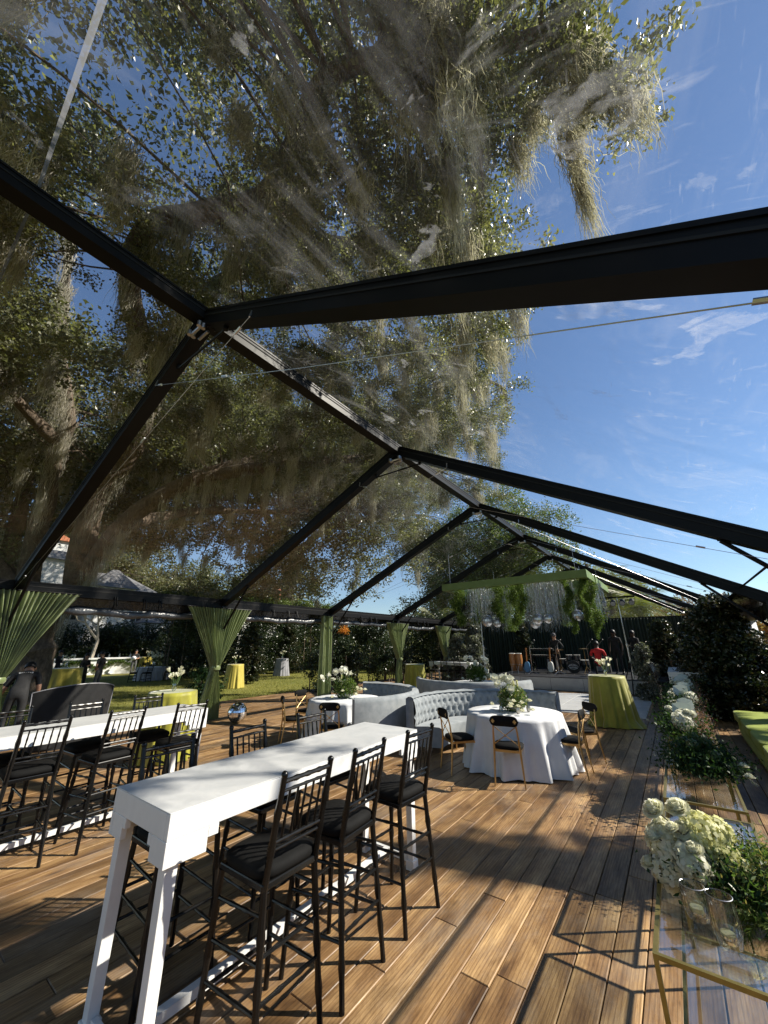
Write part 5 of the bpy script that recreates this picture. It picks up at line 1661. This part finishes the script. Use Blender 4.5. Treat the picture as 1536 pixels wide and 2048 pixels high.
# drum kit
root = at_stage('drum_kit', 'drum kit whose bass drum head carries a white script emblem', 'drum kit', -3.95, 20.2)
mb = MB(); mb.tube([(0, -.22, .28), (0, .22, .28)], .28, 28); mb.build('bass_drum', M['drumdark'], root)
mb = MB(); mb.tube([(0, -.235, .28), (0, -.224, .28)], .262, 28); mb.build('drum_head', M['stageblack'], root)
mb = MB()
mb.tube([(-.20, -.243, .30), (-.13, -.243, .37), (-.02, -.243, .395), (.10, -.243, .37), (.20, -.243, .30), (.16, -.243, .22), (.02, -.243, .17), (-.13, -.243, .20), (-.20, -.243, .30)], .008, 5)
for j, zz in enumerate((.325, .245)):
    mb.tube([(-.15 + .3 * i / 22, -.243, zz + .022 * math.sin(i * 1.9 + j)) for i in range(23)], .009, 5)
mb.build('emblem', M['whiteplain'], root)
for x, y, z, r_ in ((-.17, .05, .70, .15), (.17, .05, .70, .15), (.45, .15, .48, .19), (-.48, .15, .52, .17)):
    mb = MB(); mb.tube([(x, y, z - .12), (x, y, z + .08)], r_, 20); mb.tube([(x, y, z + .081), (x, y, z + .088)], r_ * .97, 20, mi=1); mb.build('drum', [M['drumdark'], M['drumhead']], root)
for x, y, z, r_ in ((-.55, -.05, 1.0, .22), (.52, -.05, 1.05, .23), (-.75, .2, .85, .18)):
    mb = MB(); mb.tube([(x, y, 0), (x, y, z)], .012, 6); mb.lathe([(r_, 0), (r_ * .5, .012), (.03, .03), (.001, .032)], 24, (x, y, z))
    for a in (0, 2.1, 4.2): mb.tube([(x, y, .3), (x + .22 * math.cos(a), y + .22 * math.sin(a), 0)], .009, 5)
    mb.build('cymbal', M['gold'], root)
# congas
for i, (x, lb) in enumerate(((-6.25, 'amber wooden conga drum with white head, left of the pair'), (-5.95, 'amber wooden conga drum with white head, right of the pair'))):
    root = at_stage('conga', lb, 'drum', x, 18.6, g='conga drums on the stage')
    mb = MB(); mb.lathe([(.10, .12), (.13, .35), (.155, .6), (.145, .8), (.135, .86)], 20); mb.build('shell', M['drumwood'], root)
    mb = MB(); mb.lathe([(.14, .86), (.142, .885), (.001, .89)], 20); mb.build('drum_head', M['drumhead'], root)
    mb = MB(); [mb.tube([(.11 * math.cos(a), .11 * math.sin(a), .40), (.20 * math.cos(a), .20 * math.sin(a), 0)], .010, 6) for a in (0.3, 2.4, 4.5)]; mb.lathe([(.14, .40), (.145, .42)], 16, cap=False); mb.build('stand', M['steel'], root)
# keyboards, amps, guitars, mic stands
root = at_stage('keyboard_stand', 'two tier keyboard stand in shadow left of the cap wearing person', 'keyboard', -5.35, 20.4)
for z, t_ in ((.72, .12), (1.02, -.08)):
    mb = MB(); mb.box((0, t_, z), (1.15, .32, .09)); mb.box((0, t_ - .1, z + .048), (1.05, .12, .012), mi=1); mb.build('keyboard', [M['stageblack'], M['drumhead']], root, smooth=False)
mb = MB()
for s_ in (-.45, .45): mb.bar((s_, .35, 0), (s_, -.2, 1.0), .03); mb.bar((s_, -.3, 0), (s_, .25, .7), .03)
mb.build('frame', M['frame'], root, smooth=False)
for x, lb in ((-5.1, 'black amplifier cabinet before the backdrop, left one'), (-2.95, 'black amplifier cabinet behind the red shirt')):
    root = at_stage('amplifier', lb, 'amplifier', x, 21.4, g='amplifier cabinets')
    mb = MB(); mb.box((0, 0, .35), (.65, .35, .7)); mb.build('cabinet', M['stageblack'], root, smooth=False, bevel=.01)
    mb = MB(); mb.box((0, -.178, .30), (.56, .006, .5)); mb.build('grille', M['greycloth'], root, smooth=False)
    mb = MB(); [mb.tube([(-.2 + .08 * i, -.19, .63), (-.2 + .08 * i, -.176, .63)], .015, 8) for i in range(6)]; mb.build('knobs', M['steel'], root)
def guitar(x, y, lb, m_, z=.5):
    root = at_stage('guitar', lb, 'guitar', x, y, z, R(rng.uniform(-20, 20)), 'guitars on stands')
    mb = MB()
    def f(u, v):
        a = u * 2 * PI; r_ = (.165 + .045 * math.cos(2 * a) - .02 * math.cos(a))
        return (r_ * math.sin(a), -.03 + .06 * v + .08 * math.cos(a) * .3, .32 + r_ * 1.1 * math.cos(a))
    mb.grid(f, 28, 2, close=True)
    for v in (0, 1): mb.add([f(i / 28, v) for i in range(28)], [tuple(range(28)) if v else tuple(range(27, -1, -1))])
    mb.build('guitar_body', M[m_], root, sharp=60)
    mb = MB(); mb.bar((0, .0, .45), (0, .10, 1.0), .045, .02); mb.box((0, .11, 1.05), (.07, .02, .12)); mb.build('neck', M['drumwood'], root, smooth=False)
    mb = MB(); mb.tube([(-.15, -.12, 0), (0, .08, .5), (.15, -.12, 0)], .01, 5); mb.tube([(0, .08, .5), (0, .3, 0)], .01, 5); mb.build('stand', M['frame'], root)
guitar(-4.75, 19.2, 'pale bodied guitar on a stand below the cap wearing person', 'drumhead')
guitar(-5.65, 18.7, 'blue bodied guitar beside the conga drums', 'bluebody')
for x, y, z, lb in ((-5.5, 18.9, .5, 'microphone stand right of the conga drums'), (-4.45, 19.3, .5, 'microphone stand left of the drum kit'), (-3.2, 19.6, .5, 'microphone stand between drum kit and red shirt'), (-3.05, 21.6, .5, 'tall microphone stand before the backdrop')):
    root = at_stage('microphone_stand', lb, 'microphone stand', x, y, z, 0, 'microphone stands')
    mb = MB(); mb.tube([(0, 0, 0), (0, 0, 1.15), (.25, -.12, 1.4)], .011, 6)
    for a in (0, 2.1, 4.2): mb.tube([(0, 0, .12), (.28 * math.cos(a), .28 * math.sin(a), 0)], .009, 5)
    mb.build('pole', M['steel'], root)
    mb = MB(); mb.tube([(.25, -.12, 1.4), (.31, -.15, 1.46)], [.014, .028], 8); mb.build('microphone', M['stageblack'], root)
# lighting stands
def light_stand(x, y, h, lb, cans):
    root = empty('light_stand', lb, 'light stand', (x, y, 0), 0, 'tripod lighting stands')
    mb = MB(); mb.tube([(0, 0, .25), (0, 0, 1.7)], .030, 10); mb.tube([(0, 0, 1.7), (0, 0, h)], .020, 10); mb.lathe([(.04, 0), (.045, .05), (.04, .1)], 12, (0, 0, 1.66)); mb.build('mast', M['steel'], root)
    for a in (.4, 2.5, 4.6):
        mb = MB(); mb.tube([(0, 0, 1.15), (.62 * math.cos(a), .62 * math.sin(a), 0)], .018, 8); mb.tube([(0, 0, .3), (.42 * math.cos(a), .42 * math.sin(a), .37)], .012, 6); mb.build('leg', M['frame'], root)
    if cans:
        mb = MB(); mb.bar((-.62, 0, h), (.62, 0, h), .05); mb.build('crossbar', M['frame'], root, smooth=False)
        for i in range(4):
            cx = -.48 + .32 * i
            mb = MB()
            mb.tube([(cx, -.14, h - .26), (cx, .06, h - .16)], [.105, .09], 14); mb.tube([(cx, -.142, h - .262), (cx, -.150, h - .266)], .09, 14, mi=1)
            mb.bar((cx - .12, 0, h - .2), (cx - .12, 0, h - .02), .012); mb.bar((cx + .12, 0, h - .2), (cx + .12, 0, h - .02), .012); mb.bar((cx - .12, 0, h - .03), (cx + .12, 0, h - .03), .015)
            mb.build('lamp_can', [M['frame'], M['greycloth']], root)
    else:
        mb = MB(); mb.box((0, 0, h + .1), (.26, .2, .2)); mb.tube([(0, -.1, h + .1), (0, -.14, h + .1)], .08, 14); mb.build('lamp_can', M['frame'], root)
light_stand(-1.50, 17.9, 3.55, 'tripod stand carrying a bar of four stage lamps', True)
light_stand(-6.95, 16.9, 2.75, 'tripod lighting stand rising behind the booth beside the silvery cone trees', False)

# white bar on the lawn with green swags
root = empty('lawn_bar', 'long white bar on the lawn with swags of greenery on its front', 'bar counter', (-36.5, 9.2, GZ), R(78))
mb = MB(); mb.box((0, 0, .55), (10.0, .7, 1.08)); mb.build('front', M['whitepaint'], root, smooth=False)
mb = MB(); mb.box((0, 0, 1.14), (10.5, .95, .11)); mb.box((0, 0, .05), (10.1, .8, .1)); mb.build('counter_top', M['whitepaint'], root, smooth=False, bevel=.01)
cs = []
for s_ in range(4):
    for i in range(11):
        u = i / 10; cs.append((-5 + 2.5 * s_ + 2.5 * u, -.42 if False else .45, .95 - .55 * math.sin(PI * u))); cs.append((-5 + 2.5 * s_ + 2.5 * u, -.45, .95 - .55 * (1 - math.sin(PI * u))))
V, rr = clump_leaves(np.array(cs), 130, .17, .12, .07); quadcloud('greenery', V, rr, M['fern'], root)
mb = MB()
for i in range(14): x_ = -4.6 + .7 * i; mb.lathe([(.04, 0), (.055, .1), (.05, .2), (.015, .26), (.017, .33)], 8, (x_, rng.uniform(-.2, .2), 1.195))
mb.build('bottles', M['tumbler'], root)
st2 = None
for i, (x, y, a) in enumerate(((-25.9, 11.0, 200), (-25.7, 12.2, 170), (-26.6, 13.0, 110), (-26.5, 10.5, 250), (-24.6, 3.0, 180), (-24.5, 3.8, 180), (-24.4, 4.6, 180))):
    lb = ['first black chair at the grey clothed lawn table', 'second black chair at the grey clothed lawn table', 'black chair at the right of the grey lawn table', 'black chair at the left of the grey lawn table',
          'black chair on the lawn left of the ochre table, nearest the photo edge', 'black chair on the lawn left of the ochre table, middle', 'black chair on the lawn left of the ochre table, right one'][i]
    dup(st, (x, y, GZ - .25), R(a + 180), lb, 'black chairs out on the lawn')


# ================================================================== FLOWERS
def petals_rose(c, r, nlay=5, up=(0, 0, 1)):
    up = unit(np.array(up, float)); a_ = unit(np.cross(up, (1, .3, .2))); b_ = np.cross(up, a_)
    out = []
    for L in range(nlay):
        n = 4 + L * 2; f = (L + 1) / nlay
        for i in range(n):
            an = 2 * PI * i / n + L * 1.1 + rng.uniform(-.15, .15)
            d = a_ * math.cos(an) + b_ * math.sin(an); s_ = -a_ * math.sin(an) + b_ * math.cos(an)
            open_ = f ** 1.3
            base = c + d * r * .12 * f - up * r * .45
            mid = c + d * r * (.25 + .55 * open_) + up * r * (.15 - .25 * open_)
            tip = c + d * r * (.18 + .92 * open_) + up * r * (.75 - .85 * open_)
            w = r * (.28 + .32 * f)
            out.append([base - s_ * w * .4, base + s_ * w * .4, mid + s_ * w, mid - s_ * w])
            out.append([mid - s_ * w, mid + s_ * w, tip + s_ * w * .75 + up * r * rng.uniform(-.08, .12), tip - s_ * w * .75 + up * r * rng.uniform(-.08, .12)])
    return out
def petals_ball(c, r, n, ps):
    d = unit(rng.normal(size=(n, 3))); C = c + d * r * rng.uniform(.75, 1.04, (n, 1))
    t1 = unit(np.cross(d, rng.normal(size=(n, 3)))); t2 = np.cross(d, t1)
    w = ps * rng.uniform(.7, 1.2, (n, 1)); tilt = rng.normal(size=(n, 1)) * .5
    return list(np.stack([C - t1 * w, C - t2 * w + d * w * tilt, C + t1 * w + d * w * .4, C + t2 * w - d * w * tilt * .5], 1))
def petals_anth(c, r, d):
    d = unit(np.array(d, float)); a_ = unit(np.cross(d, (0, 0, 1.) if abs(d[2]) < .9 else (1., 0, 0))); b_ = np.cross(a_, d)
    P = [c + a_ * r * x + b_ * r * y + d * r * z for x, y, z in ((0, -1, 0), (.8, -.3, .15), (.75, .6, .1), (0, .9, 0), (-.75, .6, .1), (-.8, -.3, .15), (0, 0, -.1))]
    return [[P[0], P[1], P[2], P[6]], [P[6], P[2], P[3], P[4]], [P[0], P[6], P[4], P[5]]]
def fern_fronds(c, n, L, w=.006, up=.6, dens=16):
    out = []
    for i in range(n):
        a = rng.uniform(0, 2 * PI); d = unit(np.array((math.cos(a), math.sin(a), rng.uniform(-.3, up))))
        p = np.array(c, float); l = L * rng.uniform(.6, 1.1)
        side = unit(np.cross(d, (0, 0, 1.)))
        for s_ in range(dens):
            q = p + d * l / dens; d = unit(d - np.array((0, 0, .05)))
            for sg in (-1, 1):
                t_ = q + (side * sg + d * .7 + rng.normal(size=3) * .25) * l * .16 * (1 - s_ / dens * .7)
                out.append([p - d * w / 2, p + d * w, t_ + d * w * .5, t_ - d * w * .5])
            p = q
    return out
def cloud(name, quads, material, parent):
    Q = np.array(quads, float); return quadcloud(name, Q, rng.random(len(Q)), M[material], parent)
def stemtubes(parent, pairs, m_='gstem', r=.0035, name='stems'):
    for a, b in pairs:
        mb = MB()
        a, b = np.array(a, float), np.array(b, float)
        mb.tube(smooth_path([a, (a + b) / 2 + rng.normal(size=3) * .02, b], 3), r, 5)
        mb.build('stem', M[m_], parent)
def vase(parent, c, r, h, m_='pewter', name='vase'):
    mb = MB(); mb.lathe([(r * .6, 0), (r * .95, h * .3), (r, h * .7), (r * .8, h), (r * .72, h), (r * .8, h * .5), (.001, h * .1)], 18, c); mb.build(name, M[m_], parent)

# nearest arrangement: creamy roses and hydrangeas leaning out over the console
root = empty('flower_arrangement', 'creamy rose and hydrangea arrangement on the nearest glass console', 'flowers', (-.06, 2.78, .75))
o3 = np.array((-.06, 2.78, .75))
roses = [((-.27, 2.72, 1.035), .050), ((-.165, 2.76, 1.05), .050), ((-.255, 2.78, .955), .045), ((-.16, 2.70, .975), .045), ((-.20, 2.66, .985), .034), ((-.335, 2.70, .80), .036), ((-.285, 2.66, .93), .036), ((-.13, 2.62, .93), .04)]
for c, r_ in roses: cloud('rose', petals_rose(np.array(c) - o3, r_, 6, (rng.uniform(-.5, .0), rng.uniform(-.5, 0), .8)), 'petal', root)
q = []
for c, r_ in (((-.245, 2.74, .885), .085), ((-.20, 2.72, .815), .10), ((-.245, 2.72, .785), .09), ((-.15, 2.66, .86), .085)): q += petals_ball(np.array(c) - o3, r_, 620, .013)
cloud('white_hydrangea', q, 'petal', root)
q = []
for c, r_ in (((-.085, 2.74, .965), .085), ((-.045, 2.76, .90), .085), ((-.115, 2.72, .905), .07), ((-.02, 2.78, .97), .06), ((.02, 2.72, .86), .05)): q += petals_ball(np.array(c) - o3, r_, 480, .013)
cloud('yellow_hydrangea', q, 'ypetal', root)
C = np.array((.08, .0, .05)) + rng.normal(size=(4600, 3)) * np.array((.12, .12, .052)); C[:, 2] = np.maximum(C[:, 2], .008)
quadcloud('dark_foliage', leafquads(C, .032, .014), rng.random(len(C)), M['darkgreen'], root)
C = np.array((.22, -.03, .10)) + rng.normal(size=(3000, 3)) * np.array((.10, .12, .055)); C[:, 2] = np.maximum(C[:, 2], .008)
quadcloud('sprigs', leafquads(C, .034, .008), rng.random(len(C)), M['sprig'], root)
cloud('fern', fern_fronds((.12, -.24, .02), 46, .17, .003) + fern_fronds((.22, -.30, .02), 40, .17, .003), 'fern', root)
stemtubes(root, [(np.array(c) - o3, (.03, .0, .03)) for c, r_ in roses] + [((.10, -.05, .16), (.02, -.1, .03)), ((.22, -.15, .20), (.06, -.05, .02))], 'stem', .0032)
vase(root, (.02, 0, .002), .075, .10)
for c, r_, h_, lb in (((-.065, 2.30, .752), .046, .155, 'tall ribbed glass candle holder at the edge of the creamy flowers'), ((-.155, 2.42, .752), .047, .115, 'shorter ribbed glass candle holder left of the tall one')):
    root = empty('candle_glass', lb, 'glass', c, 0, 'ribbed candle glasses')
    mb = MB()
    rib = lambda a, z: 1 + .035 * math.cos(14 * a)
    mb.lathe([(r_ * .55, 0), (r_ * .78, .008), (r_, h_ * .35), (r_ * 1.02, h_ * .6), (r_ * .92, h_)], 70, rfn=rib, cap=False)
    mb.lathe([(r_ * .86, h_), (r_ * .95, h_ * .6), (r_ * .93, h_ * .35), (r_ * .65, .02), (.001, .018)], 40, cap=False)
    mb.build('glass', M['tumbler'], root, sharp=0)
    mb = MB(); mb.lathe([(r_ * .9, h_ + .001), (r_ * .95, h_ + .003), (r_ * .9, h_ + .004)], 30, cap=False); mb.build('rim', M['steel'], root)
    mb = MB(); mb.lathe([(r_ * .5, .02), (r_ * .5, .045), (.001, .046)], 16); mb.build('candle', M['petal'], root)

def arrangement(c, label, kind, s=1.0, cat='flowers', group='flower arrangements along the glass consoles'):
    root = empty('flower_arrangement', label, cat, c, rng.uniform(0, 6) if kind in ('mix', 'top') else 0, group)
    pr = []
    if kind == 'dark':
        C = rng.normal(size=(7000, 3)) * np.array((.125, .17, .065)) + np.array((0.02, 0, .07)); C[:, 2] = np.maximum(C[:, 2], .004)
        quadcloud('dark_foliage', leafquads(C, .036, .016), rng.random(len(C)), M['darkgreen'], root)
        cloud('fern', sum([fern_fronds((x, y, .06), 22, .2, .003) for x, y in ((.18, -.15), (.12, .2), (-.15, 0))], []), 'darkgreen', root)
        q = []
        for d in ((-.02, -.1, .20), (.08, .05, .2), (-.08, .12, .18), (.12, -.2, .15), (0, .25, .2)): q += petals_ball(np.array(d), .048, 260, .011)
        cloud('green_hydrangea', q, 'sprig', root)
        for d in ((.30, -.12, .09), (.31, -.28, .05)): cloud('rose', petals_rose(np.array(d), .035, 5), 'petal', root)
    elif kind == 'leafy':
        C = rng.normal(size=(4200, 3)) * np.array((.12, .40, .075)) + np.array((-.03, 0, .09)); C[:, 2] = np.maximum(C[:, 2], .004)
        quadcloud('foliage', leafquads(C, .05, .026), rng.random(len(C)), M['darkgreen'], root)
        C = rng.normal(size=(2600, 3)) * np.array((.07, .3, .06)) + np.array((.13, .1, .13)); C[:, 2] = np.maximum(C[:, 2], .004)
        quadcloud('mauve_sprigs', leafquads(C, .03, .012), rng.random(len(C)), M['pinkish'], root)
        q = []
        for i in range(15): q += petals_rose(np.array((rng.uniform(-.16, .12), rng.uniform(-.6, .55), rng.uniform(.12, .34))), rng.uniform(.042, .066), 5, (rng.uniform(-.4, .4), -.6, .7))
        for i in range(5): q += petals_ball(np.array((rng.uniform(-.1, .1), rng.uniform(-.6, .5), .2)), .105, 420, .018)
        cloud('white_blooms', q, 'wpetal', root)
        q = []
        for d, r_, n_ in (((.0, -.30, .30), .13, (-.1, -.9, .5)), ((.05, -.05, .34), .11, (.1, -.9, .4))): q += petals_anth(np.array(d), r_, n_)
        cloud('caladium_leaves', q, 'caladium', root)
        pr = [((0, rng.uniform(-.4, .4), .02), (rng.uniform(-.12, .12), rng.uniform(-.5, .5), .3)) for i in range(10)]
    else:   # centrepiece
        C = unit(rng.normal(size=(2600, 3))) * (rng.random((2600, 1)) ** .5) * np.array((.25, .22, .22)) * s + np.array((0, 0, .20 * s)); C[:, 2] = np.maximum(C[:, 2], .01)
        quadcloud('foliage', leafquads(C, .045 * s, .022 * s), rng.random(len(C)), M['fern' if kind == 'top' else 'sprig'], root)
        q = []
        for i in range(26): q += petals_rose(np.array((rng.normal() * .17, rng.normal() * .17, rng.uniform(.06, .22))) * s, .042 * s, 4)
        cloud('cream_roses', q, 'petal', root)
        q = []
        for i in range(11):
            p_ = np.array((rng.normal() * .17, rng.normal() * .17, rng.uniform(.26, .56))) * s
            q += petals_anth(p_, .085 * s, (rng.normal(), rng.normal() - .8, .5)); q += petals_rose(p_, .060 * s, 3)
            pr.append(((0, 0, .05), p_))
        cloud('white_blooms', q, 'wpetal', root)
        q = []
        for i in range(2):
            b_ = np.array((rng.normal() * .06, rng.normal() * .06, .18)) * s
            for j in range(14): q += petals_ball(b_ + np.array((0, 0, .022 * j * s)), .028 * s * (1 - j / 18), 14, .012 * s)
        cloud('green_spike', q, 'ypetal', root)
        vase(root, (0, 0, .003), .09 * s, .12 * s)
        if pr and kind == 'mix':
            for i in range(5):
                a = i * 1.25; vase(root, (.24 * math.cos(a), .24 * math.sin(a), .003), .035, .09, 'tumbler' if i % 2 else 'pewter', 'votive')
    if pr: stemtubes(root, pr)
    return root
arrangement((-.04, 4.95, .752), 'dark green foliage mound in shadow on the second glass console', 'dark')
arrangement((-.10, 6.95, .70), 'white blooms with a big pale veined leaf on the third glass console', 'leafy')
arrangement((-.08, 8.9, .752), 'white and green arrangement on the fourth glass console', 'leafy')
arrangement((-.06, 11.0, .752), 'tall leafy arrangement on the farthest console below the white bar table', 'leafy')
arrangement((-2.42, 6.95, .762), 'white centrepiece with silver votives on the nearest round table', 'mix', 1.0, group='round table centrepieces')
arrangement((-5.95, 6.62, .762), 'white and lime centrepiece on the left round table', 'top', 1.05, group='round table centrepieces')
arrangement((-4.9, 11.2, .762), 'white centrepiece with a lime spike rising behind the booth rim', 'top', 1.25, group='round table centrepieces')
def calla(c, label, n=9, s=1.0, orange=False):
    root = empty('calla_vase', label, 'flowers', c, rng.uniform(0, 6), 'small vases of calla lilies')
    q, pr = [], []
    for i in range(n):
        a = 2 * PI * i / n + rng.uniform(-.3, .3); l = rng.uniform(.05, .17) * s
        tip = np.array((math.cos(a) * l, math.sin(a) * l, rng.uniform(.20, .34) * s))
        pr.append(((0, 0, .04), tip))
        d = unit(tip * np.array((1, 1, .6)))
        aa = unit(np.cross(d, (0, 0, 1.) + rng.normal(size=3) * .1)); bb = np.cross(aa, d)
        for j in range(7):
            t0, t1 = 2 * PI * j / 7, 2 * PI * (j + 1) / 7
            r_ = .030 * s
            q.append([tip - d * .05 * s, tip - d * .05 * s + aa * .002, tip + d * .02 * s + (aa * math.cos(t1) + bb * math.sin(t1)) * r_, tip + d * (.02 + .02 * math.cos(t0)) * s + (aa * math.cos(t0) + bb * math.sin(t0)) * r_])
    cloud('calla_blooms', q, 'petal', root); stemtubes(root, pr)
    vase(root, (0, 0, .002), .035 * s, .11 * s, 'tumbler')
calla((-1.52, 11.25, 1.075), 'small vase of calla lilies on the puddled chartreuse table', 10, 1.15)
calla((-7.6, 3.75, 1.075), 'spray of calla lilies on the chartreuse table behind the second bar table', 11, 1.15)
calla((-18.2, 11.9, GZ + 1.105), 'white flower on the ochre table right of the hourglass curtain', 6, 1.2)
calla((-22.2, 18.1, GZ + 1.105), 'white flowers on the silver grey covered table', 7, 1.5)
calla((-21.3, 5.75, GZ + 1.155), 'flowers on the ochre table beside the bending person', 8, 1.5)
calla((-27.0, 11.8, GZ + .765), 'large white flowers on the grey clothed lawn table', 16, 2.8)
calla((-38.5, 16.2, GZ + 1.105), 'flowers on the farthest ochre table', 8, 1.5)

# ================================================================== HANGING INSTALLATION
ch = empty('hanging_chandelier', 'sage green beam frame hung with ferns, crystal strings and glass globes', 'chandelier', (0, 0, 0))
CX0, CX1, CY0, CY1, CZ = -6.53, -1.68, 12.6, 17.2, 3.80
mb = MB()
for y in (CY0, CY1): mb.box(((CX0 + CX1) / 2, y, CZ), (CX1 - CX0, .22, .24))
for x in (CX0 + .11, CX1 - .11): mb.box((x, (CY0 + CY1) / 2, CZ), (.22, CY1 - CY0 - .225, .238))
mb.box(((CX0 + CX1) / 2, CY0 + 2.3, CZ), (CX1 - CX0 - .45, .20, .22))
mb.box((CX1 + .012, CY0 + 1.5, CZ), (.03, .16, .27))
mb.build('beam_frame', M['beamgreen'], ch, smooth=False, bevel=.006)
for x in (CX0 + .3, CX1 - .3):
    for y in (CY0, CY1):
        mb = MB(); mb.tube([(x, y, CZ + .1), (x, y, rafz(x) - .05)], .004, 5); mb.build('hanging_wire', M['cable'], ch)
vines = [(-6.1, 12.9, 1.25, .34), (-5.6, 13.3, 1.15, .36), (-4.6, 12.9, 1.2, .34), (-4.15, 13.4, 1.3, .38), (-3.75, 12.8, 1.0, .28), (-2.35, 12.85, 1.6, .24), (-1.95, 12.9, 1.25, .2), (-1.80, 13.7, 1.75, .24), (-2.9, 15, 1.3, .4), (-5.2, 15.5, 1.4, .5), (-2.2, 16, 1.4, .35)]
for x, y, L, r_ in vines:
    n = int(5200 * L * r_ / .3)
    z = rng.random(n); 
    lob = .65 + .35 * np.sin(z * 9 + rng.uniform(0, 6))
    C = np.stack([x + rng.normal(size=n) * r_ * .42 * lob * (1.1 - .5 * z), y + rng.normal(size=n) * r_ * .42 * (1.1 - .5 * z), CZ - .08 - z * L], 1)
    C += np.stack([np.sin(C[:, 2] * 7 + x * 9) * .07, np.sin(C[:, 2] * 5 + y * 5) * .06, rng.normal(size=n) * .03], 1)
    quadcloud('fern_drop', leafquads(C, .060, .016, 0, .6), rng.random(n), M['fern'], ch)
for x, y, L, w_, n_ in ((-5.35, 12.75, .95, .42, 90), (-5.3, 13.1, 1.45, .5, 120), (-4.75, 13.2, 1.5, .4, 110), (-3.3, 12.8, 1.05, .42, 120), (-3.1, 13.0, 1.5, .42, 150), (-2.75, 12.9, 1.35, .3, 110), (-4.1, 14, 1.45, .8, 150), (-1.72, 14.2, 1.3, .22, 90), (-2.5, 13.4, 1.4, .3, 80)):
    C = np.stack([x + (rng.random(n_) - .5) * w_ * 1.6, y + (rng.random(n_) - .5) * w_ * .8, np.full(n_, CZ - .1)], 1)
    V, rr = strands(C, L * rng.uniform(.75, 1.05, n_), .008, 22, .006)
    quadcloud('crystal_strings', V, rr, M['crystal'], ch)
for x, y, z, r_ in ((-5.05, 12.85, 2.58, .20), (-4.72, 12.9, 2.50, .15), (-3.35, 12.85, 2.56, .17), (-3.05, 12.9, 2.56, .15), (-2.2, 12.9, 2.62, .17), (-5.9, 13.6, 2.75, .17), (-3.9, 14.5, 2.5, .18)):
    mb = MB(); mirrorball(mb, (x, y, z), r_, 16, 9); g_ = mb.build('glass_globe', M['crystal'], ch, smooth=False)
    mb = MB(); mb.tube([(x, y, z + r_), (x, y, CZ - .1)], .005, 5); mb.build('cord', M['cable'], g_)
